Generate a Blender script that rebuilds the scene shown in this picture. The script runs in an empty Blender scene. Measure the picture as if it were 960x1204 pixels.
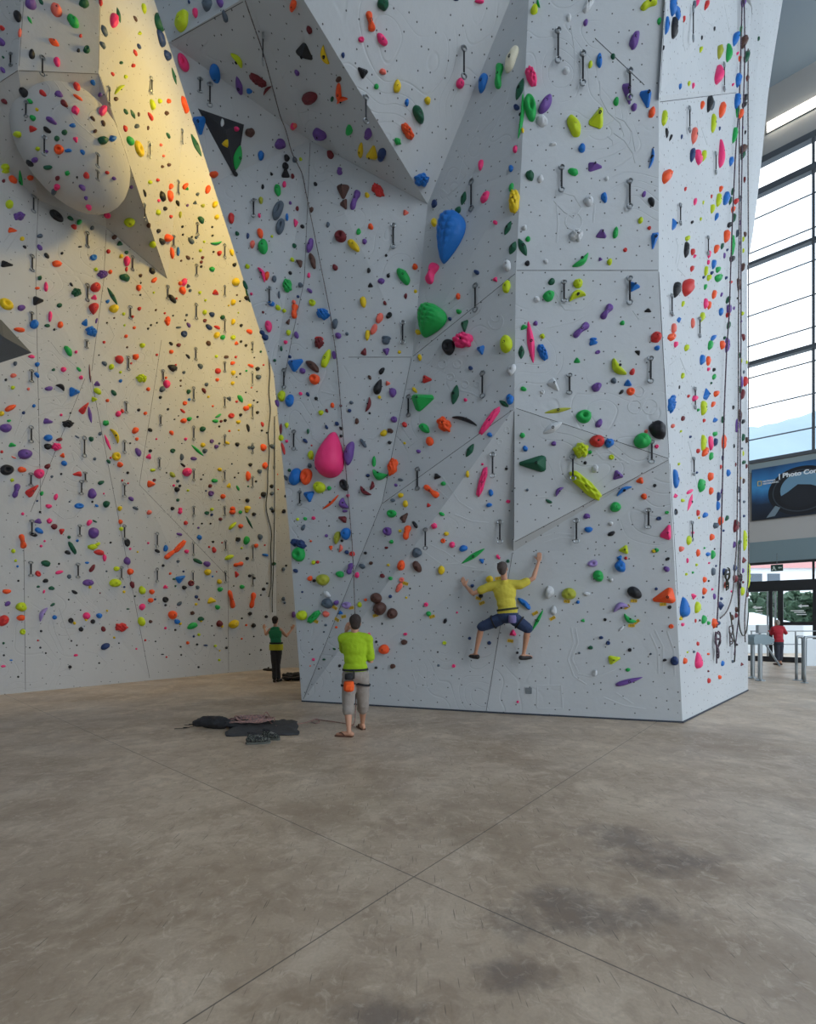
import bpy, bmesh, math, random
from mathutils import Vector, Matrix, noise
from mathutils.bvhtree import BVHTree

# ------------------------------------------------------------------ camera, sky, light, exposure
scn = bpy.context.scene
COL = scn.collection
FPX, CX, HZ, CH = 563.0, 480.0, 732.0, 1.63      # focal length in px, principal column, horizon row, eye height
cam_d = bpy.data.cameras.new('camera'); cam = bpy.data.objects.new('camera', cam_d); COL.objects.link(cam)
cam.location = (0, 0, CH); cam.rotation_euler = (math.radians(90), 0, 0)
cam_d.sensor_fit = 'VERTICAL'; cam_d.sensor_height = 36; cam_d.lens = FPX / 1204 * 36
cam_d.shift_y = (HZ - 602) / 1204; cam_d.clip_end = 2000
scn.camera = cam
vs = scn.view_settings
scn.display_settings.display_device = 'sRGB'
vs.view_transform = 'Standard'; vs.look = 'None'; vs.gamma = 1; vs.use_curve_mapping = False
vs.exposure = 0.62

world = bpy.data.worlds.new('sky'); scn.world = world; world.use_nodes = True
nt = world.node_tree; nt.nodes.clear()
wo = nt.nodes.new('ShaderNodeOutputWorld'); bg = nt.nodes.new('ShaderNodeBackground')
tc = nt.nodes.new('ShaderNodeTexCoord'); mp = nt.nodes.new('ShaderNodeMapping'); mp.inputs['Scale'].default_value = (1.2, 1.2, 3.5)
nz = nt.nodes.new('ShaderNodeTexNoise'); nz.inputs['Scale'].default_value = 2.2; nz.inputs['Detail'].default_value = 6
rp = nt.nodes.new('ShaderNodeValToRGB')
rp.color_ramp.elements[0].position = 0.36; rp.color_ramp.elements[0].color = (0.45, 0.65, 0.90, 1)
rp.color_ramp.elements[1].position = 0.56; rp.color_ramp.elements[1].color = (0.94, 0.97, 1.0, 1)
nt.links.new(tc.outputs['Generated'], mp.inputs['Vector']); nt.links.new(mp.outputs['Vector'], nz.inputs['Vector'])
nt.links.new(nz.outputs['Fac'], rp.inputs['Fac']); nt.links.new(rp.outputs['Color'], bg.inputs['Color'])
bg.inputs['Strength'].default_value = 2.0
nt.links.new(bg.outputs[0], wo.inputs[0])

def lamp(name, kind, loc, target, energy, color, **kw):
    d = bpy.data.lights.new(name, kind); d.energy = energy; d.color = color
    for k, v in kw.items(): setattr(d, k, v)
    o = bpy.data.objects.new(name, d); COL.objects.link(o); o.location = loc
    o.rotation_euler = (Vector(target) - Vector(loc)).to_track_quat('-Z', 'Y').to_euler()
    return o
# warm flood lamps high behind the tower, aimed at the back-left wall
lamp('warm_floodlight', 'SPOT', (-1.8, 12.6, 16.5), (-7.2, 14.2, 12.0) , 1250, (1.0, 0.70, 0.20), spot_size=2.3, spot_blend=1.0, shadow_soft_size=0.6)
lamp('warm_floodlight', 'SPOT', (-2.6, 13.0, 10.0), (-6.0, 15.6, 8.5), 230, (1.0, 0.76, 0.32), spot_size=2.4, spot_blend=1.0, shadow_soft_size=0.6)

# ------------------------------------------------------------------ helpers
def srgb(r, g, b):
    f = lambda c: (c / 255 / 12.92) if c / 255 <= 0.04045 else ((c / 255 + 0.055) / 1.055) ** 2.4
    return (f(r), f(g), f(b), 1.0)
def ray(px, py): return Vector(((px - CX) / FPX, 1.0, (HZ - py) / FPX))
EYE = Vector((0, 0, CH))
def at(px, py, Y): return EYE + ray(px, py) * Y
def floor_at(px, py):
    Y = FPX * CH / (py - HZ); return Vector(((px - CX) / FPX * Y, Y, 0))
MATS = {}
def mat(name, col, rough=0.6, metal=0.0, bump=0.0, bscale=20.0, var=0.0, vscale=4.0, emit=0.0, spec=None):
    if name in MATS: return MATS[name]
    m = bpy.data.materials.new(name); m.use_nodes = True; t = m.node_tree; b = t.nodes['Principled BSDF']
    b.inputs['Base Color'].default_value = col; b.inputs['Roughness'].default_value = rough; b.inputs['Metallic'].default_value = metal
    if spec is not None: b.inputs['Specular IOR Level'].default_value = spec
    if var or bump:
        c = t.nodes.new('ShaderNodeTexCoord')
    if var:
        n = t.nodes.new('ShaderNodeTexNoise'); n.inputs['Scale'].default_value = vscale; n.inputs['Detail'].default_value = 4
        t.links.new(c.outputs['Object'], n.inputs['Vector'])
        mx = t.nodes.new('ShaderNodeMix'); mx.data_type = 'RGBA'
        mx.inputs[6].default_value = tuple(x * (1 - var) for x in col[:3]) + (1,); mx.inputs[7].default_value = tuple(min(1, x * (1 + var)) for x in col[:3]) + (1,)
        t.links.new(n.outputs['Fac'], mx.inputs[0]); t.links.new(mx.outputs[2], b.inputs['Base Color'])
    if bump:
        n = t.nodes.new('ShaderNodeTexNoise'); n.inputs['Scale'].default_value = bscale; n.inputs['Detail'].default_value = 3
        t.links.new(c.outputs['Object'], n.inputs['Vector'])
        bp = t.nodes.new('ShaderNodeBump'); bp.inputs['Strength'].default_value = bump; bp.inputs['Distance'].default_value = 0.02
        t.links.new(n.outputs['Fac'], bp.inputs['Height']); t.links.new(bp.outputs[0], b.inputs['Normal'])
    if emit:
        b.inputs['Emission Color'].default_value = col; b.inputs['Emission Strength'].default_value = emit
    MATS[name] = m; return m

def mesh_obj(name, verts, faces, mats, parent=None, fmat=None, smooth=False, loc=None):
    me = bpy.data.meshes.new(name); me.from_pydata([tuple(v) for v in verts], [], faces)
    for m in (mats if isinstance(mats, (list, tuple)) else [mats]): me.materials.append(m)
    if fmat:
        me.polygons.foreach_set('material_index', fmat)
    if smooth: me.polygons.foreach_set('use_smooth', [True] * len(me.polygons))
    me.update()
    o = bpy.data.objects.new(name, me); COL.objects.link(o)
    if loc is not None: o.location = loc
    if parent: o.parent = parent
    return o
def tag(o, label=None, cat=None, group=None, kind=None):
    if label: o['label'] = label
    if cat: o['category'] = cat
    if group: o['group'] = group
    if kind: o['kind'] = kind
    return o
def empty(name, loc, rz=0):
    o = bpy.data.objects.new(name, None); COL.objects.link(o); o.location = loc; o.rotation_euler = (0, 0, rz); o.empty_display_size = 0.1
    return o
class MB:
    """collects shapes and links them as one mesh object"""
    def __init__(s): s.v = []; s.f = []; s.m = []
    def add(s, vs_, fs, mi=0):
        k = len(s.v); s.v += [Vector(v) for v in vs_]; s.f += [tuple(i + k for i in f) for f in fs]; s.m += [mi] * len(fs); return s
    def box(s, c, d, rz=0, mi=0, R=None, bev=0.0):
        c = Vector(c); R = R or Matrix.Rotation(rz, 3, 'Z'); hx, hy, hz = d[0] / 2, d[1] / 2, d[2] / 2
        bm = bmesh.new(); bmesh.ops.create_cube(bm, size=1)
        for v in bm.verts: v.co = Vector((v.co.x * 2 * hx, v.co.y * 2 * hy, v.co.z * 2 * hz))
        if bev: bmesh.ops.bevel(bm, geom=list(bm.edges), offset=bev, segments=2, affect='EDGES', profile=0.5)
        bm.verts.index_update()
        s.add([c + R @ v.co for v in bm.verts], [[v.index for v in f.verts] for f in bm.faces], mi); bm.free(); return s
    def tube(s, pts, r, n=8, mi=0, closed=False, cap=True):
        pts = [Vector(p) for p in pts]; rs = r if isinstance(r, (list, tuple)) else [r] * len(pts)
        N = len(pts); vs_ = []; prev = None
        for i, p in enumerate(pts):
            if closed: t = pts[(i + 1) % N] - pts[i - 1]
            else: t = pts[min(i + 1, N - 1)] - pts[max(i - 1, 0)]
            if t.length < 1e-9: t = Vector((0, 0, 1))
            t.normalize()
            if prev is None:
                a = Vector((0, 0, 1)) if abs(t.z) < 0.9 else Vector((1, 0, 0)); u = t.cross(a).normalized()
            else:
                u = prev - t * prev.dot(t); u = u.normalized() if u.length > 1e-6 else t.orthogonal().normalized()
            prev = u; w = t.cross(u)
            for k in range(n):
                a = 2 * math.pi * k / n; vs_.append(p + (u * math.cos(a) + w * math.sin(a)) * rs[i])
        fs = []
        for i in range(N if closed else N - 1):
            j = (i + 1) % N
            for k in range(n): fs.append((i * n + k, i * n + (k + 1) % n, j * n + (k + 1) % n, j * n + k))
        if cap and not closed: fs.append(tuple(range(n - 1, -1, -1))); fs.append(tuple((N - 1) * n + k for k in range(n)))
        return s.add(vs_, fs, mi)
    def ball(s, c, r, R=None, mi=0, n=14, m=10):
        c = Vector(c); r = r if isinstance(r, (list, tuple)) else (r, r, r); R = R or Matrix.Identity(3)
        vs_ = [c + R @ Vector((0, 0, r[2]))]
        for i in range(1, m):
            th = math.pi * i / m
            for k in range(n):
                a = 2 * math.pi * k / n
                vs_.append(c + R @ Vector((r[0] * math.sin(th) * math.cos(a), r[1] * math.sin(th) * math.sin(a), r[2] * math.cos(th))))
        vs_.append(c + R @ Vector((0, 0, -r[2]))); fs = []
        for k in range(n): fs.append((0, 1 + k, 1 + (k + 1) % n))
        for i in range(m - 2):
            for k in range(n):
                a = 1 + i * n; b = a + n; fs.append((a + k, b + k, b + (k + 1) % n, a + (k + 1) % n))
        L = len(vs_) - 1; a = 1 + (m - 2) * n
        for k in range(n): fs.append((a + k, L, a + (k + 1) % n))
        return s.add(vs_, fs, mi)
    def limb(s, pts, rs, n=14, mi=0):
        """tapered rounded limb through pts (closed ends)"""
        pts = [Vector(p) for p in pts]; P = []; Rr = []
        d0 = (pts[0] - pts[1]).normalized(); d1 = (pts[-1] - pts[-2]).normalized()
        for a in (85, 60, 30): P.append(pts[0] + d0 * rs[0] * math.sin(math.radians(a))); Rr.append(rs[0] * math.cos(math.radians(a)))
        P += pts; Rr += list(rs)
        for a in (30, 60, 85): P.append(pts[-1] + d1 * rs[-1] * math.sin(math.radians(a))); Rr.append(rs[-1] * math.cos(math.radians(a)))
        return s.tube(P, Rr, n, mi)
    def lathe(s, prof, c, n=20, mi=0, R=None):
        c = Vector(c); R = R or Matrix.Identity(3); vs_ = []; fs = []
        for (r, z) in prof:
            for k in range(n): a = 2 * math.pi * k / n; vs_.append(c + R @ Vector((r * math.cos(a), r * math.sin(a), z)))
        for i in range(len(prof) - 1):
            for k in range(n): fs.append((i * n + k, i * n + (k + 1) % n, (i + 1) * n + (k + 1) % n, (i + 1) * n + k))
        fs.append(tuple(range(n - 1, -1, -1))); fs.append(tuple((len(prof) - 1) * n + k for k in range(n)))
        return s.add(vs_, fs, mi)
    def prism(s, poly, d, mi=0):
        """polygon of 3D points extruded along d"""
        k = len(poly); d = Vector(d); p = [Vector(q) for q in poly]
        return s.add(p + [q + d for q in p], [tuple(range(k - 1, -1, -1)), tuple(range(k, 2 * k))] + [(i, (i + 1) % k, k + (i + 1) % k, k + i) for i in range(k)], mi)
    def build(s, name, mats, parent=None, smooth=False, origin=None):
        if origin is not None:
            o = Vector(origin); return mesh_obj(name, [v - o for v in s.v], s.f, mats, parent, s.m, smooth, o)
        return mesh_obj(name, s.v, s.f, mats, parent, s.m, smooth)
def smooth_path(pts, k=6):
    pts = [Vector(p) for p in pts]; out = []
    for i in range(len(pts) - 1):
        p0 = pts[max(i - 1, 0)]; p1 = pts[i]; p2 = pts[i + 1]; p3 = pts[min(i + 2, len(pts) - 1)]
        for j in range(k):
            t = j / k
            out.append(0.5 * ((2 * p1) + (p2 - p0) * t + (2 * p0 - 5 * p1 + 4 * p2 - p3) * t * t + (3 * p1 - p0 - 3 * p2 + p3) * t ** 3))
    out.append(pts[-1]); return out
# ------------------------------------------------------------------ materials of the shell
def wall_material(name, base, alt, dots=0.02, cell=0.25):
    m = bpy.data.materials.new(name); m.use_nodes = True; t = m.node_tree; b = t.nodes['Principled BSDF']; N = t.nodes.new; Lk = t.links.new
    b.inputs['Roughness'].default_value = 0.75; b.inputs['Specular IOR Level'].default_value = 0.25
    uv = N('ShaderNodeUVMap'); uv.uv_map = 'UVMap'
    big = N('ShaderNodeTexNoise'); big.inputs['Scale'].default_value = 0.5; big.inputs['Detail'].default_value = 5; Lk(uv.outputs[0], big.inputs['Vector'])
    mx = N('ShaderNodeMix'); mx.data_type = 'RGBA'; mx.inputs[6].default_value = base; mx.inputs[7].default_value = alt; Lk(big.outputs['Fac'], mx.inputs[0])
    # threaded insert holes: a jittered grid of small dark discs
    vo = N('ShaderNodeTexVoronoi'); vo.voronoi_dimensions = '2D'; vo.inputs['Scale'].default_value = 1 / cell; vo.inputs['Randomness'].default_value = 0.65
    Lk(uv.outputs[0], vo.inputs['Vector'])
    lt = N('ShaderNodeMath'); lt.operation = 'LESS_THAN'; lt.inputs[1].default_value = dots / cell; Lk(vo.outputs['Distance'], lt.inputs[0])
    m2 = N('ShaderNodeMix'); m2.data_type = 'RGBA'; m2.inputs[7].default_value = (0.012, 0.012, 0.014, 1); Lk(mx.outputs[2], m2.inputs[6])
    ml = N('ShaderNodeMath'); ml.operation = 'MULTIPLY'; ml.inputs[1].default_value = 0.85; Lk(lt.outputs[0], ml.inputs[0]); Lk(ml.outputs[0], m2.inputs[0])
    Lk(m2.outputs[2], b.inputs['Base Color'])
    # moulded relief: contour grooves of a slow noise, only in patches, plus fine sand texture
    n1 = N('ShaderNodeTexNoise'); n1.inputs['Scale'].default_value = 0.75; n1.inputs['Detail'].default_value = 1.0; Lk(uv.outputs[0], n1.inputs['Vector'])
    a = N('ShaderNodeMath'); a.operation = 'MULTIPLY'; a.inputs[1].default_value = 16; Lk(n1.outputs['Fac'], a.inputs[0])
    pg = N('ShaderNodeMath'); pg.operation = 'PINGPONG'; pg.inputs[1].default_value = 0.5; Lk(a.outputs[0], pg.inputs[0])
    sm = N('ShaderNodeMapRange'); sm.interpolation_type = 'SMOOTHSTEP'; sm.inputs[1].default_value = 0.0; sm.inputs[2].default_value = 0.09; Lk(pg.outputs[0], sm.inputs[0])
    n2 = N('ShaderNodeTexNoise'); n2.inputs['Scale'].default_value = 0.42; n2.inputs['Detail'].default_value = 0; Lk(uv.outputs[0], n2.inputs['Vector'])
    mk = N('ShaderNodeMapRange'); mk.inputs[1].default_value = 0.55; mk.inputs[2].default_value = 0.61; Lk(n2.outputs['Fac'], mk.inputs[0])
    inv = N('ShaderNodeMath'); inv.operation = 'SUBTRACT'; inv.inputs[0].default_value = 1; Lk(sm.outputs[0], inv.inputs[1])
    gr = N('ShaderNodeMath'); gr.operation = 'MULTIPLY'; Lk(inv.outputs[0], gr.inputs[0]); Lk(mk.outputs[0], gr.inputs[1])
    ng = N('ShaderNodeMath'); ng.operation = 'MULTIPLY'; ng.inputs[1].default_value = -1; Lk(gr.outputs[0], ng.inputs[0])
    bp = N('ShaderNodeBump'); bp.inputs['Strength'].default_value = 0.38; bp.inputs['Distance'].default_value = 0.012; Lk(ng.outputs[0], bp.inputs['Height'])
    n3 = N('ShaderNodeTexNoise'); n3.inputs['Scale'].default_value = 9; n3.inputs['Detail'].default_value = 5; Lk(uv.outputs[0], n3.inputs['Vector'])
    b2 = N('ShaderNodeBump'); b2.inputs['Strength'].default_value = 0.25; b2.inputs['Distance'].default_value = 0.02; Lk(n3.outputs['Fac'], b2.inputs['Height']); Lk(bp.outputs[0], b2.inputs['Normal'])
    Lk(b2.outputs[0], b.inputs['Normal']); MATS[name] = m; return m
M_TOWER = wall_material('tower_panel', srgb(182, 188, 192), srgb(198, 203, 206), 0.0115, 0.24)
M_LEFT = wall_material('left_panel', srgb(176, 176, 175), srgb(192, 192, 190), 0.011, 0.30)
M_SEAM = mat('panel_seam', (0.045, 0.045, 0.05, 1), 0.8)
M_PLAIN = mat('painted_wall', srgb(178, 184, 188), 0.85, bump=0.05, bscale=3)
M_CEIL = mat('ceiling_paint', srgb(138, 156, 172), 0.85)

def floor_material():
    m = bpy.data.materials.new('polished_concrete'); m.use_nodes = True; t = m.node_tree; b = t.nodes['Principled BSDF']; N = t.nodes.new; Lk = t.links.new
    tc = N('ShaderNodeTexCoord'); P = tc.outputs['Object']
    def nz_(scale, det, rough=0.55, vec=None, dist=0):
        n = N('ShaderNodeTexNoise'); n.inputs['Scale'].default_value = scale; n.inputs['Detail'].default_value = det; n.inputs['Roughness'].default_value = rough; n.inputs['Distortion'].default_value = dist
        Lk(vec or P, n.inputs['Vector']); return n.outputs['Fac']
    def rng(x, a, b_, lo=0.0, hi=1.0):
        r = N('ShaderNodeMapRange'); r.interpolation_type = 'SMOOTHSTEP'; r.inputs[1].default_value = a; r.inputs[2].default_value = b_; r.inputs[3].default_value = lo; r.inputs[4].default_value = hi
        Lk(x, r.inputs[0]); return r.outputs[0]
    def mixc(f, A, B):
        x = N('ShaderNodeMix'); x.data_type = 'RGBA'
        Lk(f, x.inputs[0])
        if isinstance(A, tuple): x.inputs[6].default_value = A
        else: Lk(A, x.inputs[6])
        if isinstance(B, tuple): x.inputs[7].default_value = B
        else: Lk(B, x.inputs[7])
        return x.outputs[2]
    def mth(op, a_, b_=None):
        x = N('ShaderNodeMath'); x.operation = op
        for i, v in enumerate((a_, b_)):
            if v is None: continue
            if isinstance(v, (int, float)): x.inputs[i].default_value = v
            else: Lk(v, x.inputs[i])
        return x.outputs[0]
    c = mixc(rng(nz_(0.55, 7, 0.6), 0.34, 0.66), srgb(164, 144, 123), srgb(196, 177, 155))
    c = mixc(rng(nz_(1.7, 8, 0.65, dist=0.6), 0.45, 0.7, 0, 0.55), c, srgb(226, 207, 184))
    # blue-grey worn patches lying in front of the tower on the right
    sx = N('ShaderNodeSeparateXYZ'); Lk(P, sx.inputs[0])
    patch = None
    for (px, py, rx, ry) in ((740, 990, .42, .3), (700, 1080, .62, .22), (610, 1145, .24, .12), (650, 1060, .3, .2), (790, 1015, .6, .2), (450, 1190, .25, .1)):
        q = floor_at(px, py)
        dx = mth('DIVIDE', mth('SUBTRACT', sx.outputs[0], q.x), rx); dy = mth('DIVIDE', mth('SUBTRACT', sx.outputs[1], q.y), ry)
        d = mth('SQRT', mth('ADD', mth('MULTIPLY', dx, dx), mth('MULTIPLY', dy, dy)))
        d = mth('ADD', d, mth('MULTIPLY', mth('SUBTRACT', nz_(3.0, 8, 0.7), 0.5), 3.2))
        e = rng(d, 0.15, 1.15, 1, 0); patch = e if patch is None else mth('MAXIMUM', patch, e)
    c = mixc(mth('MULTIPLY', patch, 0.72), c, srgb(110, 98, 92))
    wide = rng(nz_(0.33, 5, 0.6, dist=0.3), 0.52, 0.66, 0, 0.42)
    c = mixc(wide, c, srgb(142, 124, 102))
    c = mixc(rng(nz_(5.5, 9, 0.7, dist=0.8), 0.46, 0.62, 0, 0.34), c, srgb(142, 120, 100)); c = mixc(rng(nz_(8.0, 9, 0.72, dist=1.2), 0.52, 0.66, 0, 0.30), c, srgb(234, 218, 198))
    # scratches: stretched thresholded noise in two directions
    for ang, sc in ((0.6, (150, 7, 1)), (-0.9, (140, 8, 1)), (0.1, (160, 9, 1)), (1.3, (150, 7, 1)), (-0.4, (150, 8, 1)), (2.2, (140, 9, 1))):
        mp_ = N('ShaderNodeMapping'); mp_.inputs['Rotation'].default_value = (0, 0, ang); mp_.inputs['Scale'].default_value = sc; Lk(P, mp_.inputs['Vector'])
        s_ = rng(nz_(0.5, 2, 0.5, mp_.outputs[0]), 0.715, 0.745, 0, 0.6); c = mixc(s_, c, srgb(70, 65, 58))
    fine = rng(nz_(55, 3), 0.3, 0.7, 0, 1)
    c = mixc(mth('MULTIPLY', fine, 0.10), c, srgb(90, 84, 75))
    # two saw-cut joints crossing in front of the camera
    q0 = floor_at(487, 1031); dA = Vector((956 - 480, 563)).normalized(); dB = Vector((-665, 563)).normalized()
    jm = None
    for d_ in (dA, dB):
        nx, ny = -d_.y, d_.x
        v = mth('ADD', mth('MULTIPLY', mth('SUBTRACT', sx.outputs[0], q0.x), nx), mth('MULTIPLY', mth('SUBTRACT', sx.outputs[1], q0.y), ny))
        v = mth('ABSOLUTE', v); e = rng(v, 0.0025, 0.0055, 1, 0); jm = e if jm is None else mth('MAXIMUM', jm, e)
    c = mixc(mth('MULTIPLY', jm, 0.75), c, srgb(62, 60, 60))
    Lk(c, b.inputs['Base Color'])
    r = rng(nz_(0.9, 5), 0.3, 0.7, 0.34, 0.52); Lk(r, b.inputs['Roughness'])
    bp = N('ShaderNodeBump'); bp.inputs['Strength'].default_value = 0.15; bp.inputs['Distance'].default_value = 0.01
    h = mth('SUBTRACT', nz_(14, 5), jm); Lk(h, bp.inputs['Height']); Lk(bp.outputs[0], b.inputs['Normal'])
    b.inputs['Specular IOR Level'].default_value = 0.4
    return m
M_FLOOR = floor_material()
mesh_obj('floor', [(-34, -12, 0), (40, -12, 0), (40, 26, 0), (-34, 26, 0)], [(0, 1, 2, 3)], M_FLOOR)['kind'] = 'structure'

# ------------------------------------------------------------------ climbing walls as faceted meshes
SURF_V, SURF_F = [], []      # everything holds can be bolted to
class Facets:
    def __init__(s): s.v = []; s.f = []; s.uv = []; s.m = []
    def face(s, pts, toward=EYE, mi=0, surf=True):
        pts = [Vector(p) for p in pts]; n = Vector((0, 0, 0))
        for i in range(1, len(pts) - 1): n += (pts[i] - pts[0]).cross(pts[i + 1] - pts[0])
        n.normalize(); c = sum(pts, Vector()) / len(pts)
        if n.dot(Vector(toward) - c) < 0: pts = pts[::-1]; n = -n
        for i in range(1, len(pts) - 1):
            tri = [pts[0], pts[i], pts[i + 1]]; k = len(s.v); s.v += tri; s.f.append((k, k + 1, k + 2)); s.m.append(mi)
            u = Vector((0, 0, 1)).cross(n)
            u = u.normalized() if u.length > 1e-3 else Vector((1, 0, 0)); w = n.cross(u)
            s.uv += [(p.dot(u) + 40, p.dot(w) + 40) for p in tri]
            if surf:
                q = len(SURF_V); SURF_V.extend(tri); SURF_F.append((q, q + 1, q + 2))
    def ribbon(s, pts, n_, w, mi):
        """thin raised strip through points pts with normals n_"""
        for i in range(len(pts) - 1):
            d = (pts[i + 1] - pts[i]); 
            if d.length < 1e-5: continue
            side = d.normalized().cross(n_[i]).normalized() * w / 2; h = n_[i] * 0.004
            k = len(s.v); a, b_ = pts[i], pts[i + 1]
            s.v += [a - side - h, a - side * .7 + h, a + side * .7 + h, a + side - h, b_ - side - h, b_ - side * .7 + h, b_ + side * .7 + h, b_ + side - h]
            for q in ((0, 1, 5, 4), (1, 2, 6, 5), (2, 3, 7, 6)):
                s.f.append(tuple(k + j for j in q)); s.m.append(mi); s.uv += [(0, 0)] * 4
    def build(s, name, mats):
        o = mesh_obj(name, s.v, s.f, mats, None, s.m); uvl = o.data.uv_layers.new(name='UVMap')
        for i, q in enumerate(s.uv): uvl.data[i].uv = q
        o['kind'] = 'structure'; return o

# --- the free-standing tower in the middle
T = Facets()
def up(p, z=16.0): return Vector((p.x, p.y, z))
A = floor_at(355, 825); B = floor_at(572, 838); C = floor_at(803, 850); D = floor_at(880, 812)
H = at(604, 637, 8.10); HB = at(604, 648, 8.30); J = at(605, 480, 7.68); K = at(607, 318, 7.58); L = at(613, 200, 7.50)
E = at(787, 540, 7.45); F = at(775, 318, 7.40); G = at(775, 118, 7.38)
Q = at(485, 420, 8.80); X = at(450, 590, 8.98); S1 = at(340, 620, 9.7); S2 = at(322, 440, 9.55); S3 = at(250, 215, 9.15)
S4 = at(198, 50, 8.2); S5 = at(180, -4, 8.3); V = at(290, -4, 7.3); U = at(355, -4, 6.95); W = at(365, 165, 9.05); TT = at(503, 240, 8.75); Z0 = at(602, -4, 7.55)
M = at(622, -4, 7.38); G0 = at(783, -4, 7.25); N1 = at(415, 655, 9.25)
# right-hand face and its flared far edge
R1 = at(880, 560, 11.45); R2 = at(879, 300, 11.4); R3 = at(878, 100, 11.3); R4 = at(885, -4, 11.2); GR = at(868, 108, 10.9); GR0 = at(866, -4, 10.85)
T.face([A, B, HB, J, X]); T.face([HB, H, J]); T.face([Q, X, J]); T.face([Q, J, K])
T.face([A, X, S1]); T.face([S1, X, Q, S2]); T.face([S2, Q, W, S3]); T.face([W, Q, TT]); T.face([Q, K, L, TT]); T.face([TT, L, M, Z0])
T.face([S4, S3, W, V]); T.face([W, TT, U, V]); T.face([S4, V, S5]); T.face([TT, Z0, U])
pn_ = (C - E).cross(HB - E); rr_ = ray(700, 648); HC = EYE + rr_ * (pn_.dot(E - EYE) / pn_.dot(rr_)); T.face([B, C, HC, HB]); T.face([C, E, HC]); T.face([H, E, HC, HB]); T.face([H, E, J]); T.face([J, E, F, K]); T.face([K, F, G, L]); T.face([L, G, G0, M])
T.face([C, D, R1, E]); T.face([E, R1, R2, F]); T.face([F, R2, GR, G]); T.face([R2, R3, GR])
GI = [p + Vector((-.03, -.06, 0)) for p in (G, GR, GR0, G0)]
T.face(GI); T.face([G, GR, GI[1], GI[0]], toward=(0, 0, -50)); T.face([GR, GR0, GI[2], GI[1]])
T.face([GR, R3, R4, GR0])
# flare: a smooth curved skin that turns outwards towards the top
prev = None
for k in range(9):
    t_ = k / 8; y_ = 312 - t_ * 316
    a = R2.lerp(R3, min(1, (300 - y_) / 200)) if y_ > 100 else R3.lerp(R4, min(1, (100 - y_) / 104))
    w_ = 36 * t_ ** 0.8; row = [a + Vector((0, 0, 0))]
    px0 = CX + FPX * a.x / a.y
    for j in range(1, 6):
        q = j / 5; row.append(at(px0 + w_ * q + 0.5, HZ - (a.z - CH) / a.y * FPX, a.y + 0.1 + 1.3 * q * q))
    if prev:
        for j in range(5): T.face([prev[j], prev[j + 1], row[j + 1], row[j]], surf=(j == 1 or j == 2 or j == 3))
    prev = row
# above the frame, top and hidden back sides
for a, b_ in ((S5, V), (V, U), (U, Z0), (Z0, M), (M, G0), (G0, GR0), (GR0, R4)): T.face([a, b_, up(b_), up(a)], surf=False)
bk = lambda p: Vector((p.x * 0.9 + 0.3, 11.4, p.z))
for a, b_ in ((A, S1), (S1, S2), (S2, S3), (S3, S4), (S4, S5), (S5, up(S5))): T.face([a, b_, bk(b_), bk(a)], toward=(-40, 8, 5), surf=False)
DB = Vector((8.6, 14.5, 0))
T.face([D, R1, R2, R3, R4, up(R4), Vector((8.6, 14.5, 16)), DB], toward=(40, 14, 5), surf=False)
T.face([bk(A), bk(S2), bk(S5), Vector((-3.6, 11.4, 16)), Vector((8.6, 14.5, 16)), DB], toward=(0, 40, 5), surf=False)
T.face([up(S5), up(V), up(U), up(M), up(G0), up(R4), Vector((8.6, 14.5, 16)), Vector((-3.6, 11.4, 16))], toward=(0, 8, 60), surf=False)

# --- the long wall on the left
LW = Facets(); LP = Vector((-9.2, 10.8, 0)); LD = Vector((0.582, 0.813, 0)).normalized(); LN = Vector((LD.y, -LD.x, 0))
def lw(px, py, o=0.0):
    r_ = ray(px, py); p0 = LP + LN * o; k = LN.dot(p0 - EYE) / LN.dot(r_); return EYE + r_ * k
def lf(px):
    p = lw(px, 760); return Vector((p.x, p.y, 0))
b0, b1, b2_, b3 = lf(-300), lf(177), lf(269), lf(325)
s0 = lw(105, 440, .18); c0 = lw(-300, 135, 0); cm_ = lw(-60, 135, 0); c1 = lw(45, 235, 0); c2 = lw(125, 267, 0); c3 = lw(197, 328, 0)
d1 = lw(21, 82, 1.7); d2 = lw(116, 86, 2.1); e0 = lw(-300, -70, 0.0); e1 = lw(28, -70, 1.7); e2 = lw(118, -70, 2.1); e3 = lw(240, -70, 0.0); e4 = lw(330, -70, 0)
g0 = lw(60, 640, .02)
for f in ([b0, b1, g0], [g0, b1, s0], [b0, g0, s0], [b0, s0, c0], [s0, c1, cm_], [s0, cm_, c0], [s0, c2, c1], [s0, b1, b2_], [s0, b2_, c3], [s0, c3, c2], [c3, b2_, b3, e4, e3],
          [cm_, c1, d1], [c1, c2, d2, d1], [c2, c3, d2], [c0, cm_, e0], [cm_, d1, e1, e0], [d1, d2, e2, e1], [d2, c3, e3, e2]): LW.face(f)
# dome bulging out of the overhang
dc = lw(86, 171, 1.0); dr = 60 / FPX * dc.y
dome_o = MB()
ring = []
nn = LN; uu = LD
ux = Vector((0, 0, 1)); dv = []; df = []
ns, ms = 32, 18
for i in range(ms + 1):
    th = math.pi * 0.62 * i / ms
    for k in range(ns):
        a = 2 * math.pi * k / ns
        v = uu * math.sin(th) * math.cos(a) * dr * 1.0 + ux * math.sin(th) * math.sin(a) * dr * 1.10 + nn * (math.cos(th)) * dr * 0.82
        dv.append(dc + v)
for i in range(ms):
    for k in range(ns): df.append((i * ns + k, i * ns + (k + 1) % ns, (i + 1) * ns + (k + 1) % ns, (i + 1) * ns + k))
k0 = len(SURF_V); SURF_V.extend(dv); SURF_F.extend([tuple(i + k0 for i in f) for f in df])
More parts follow.
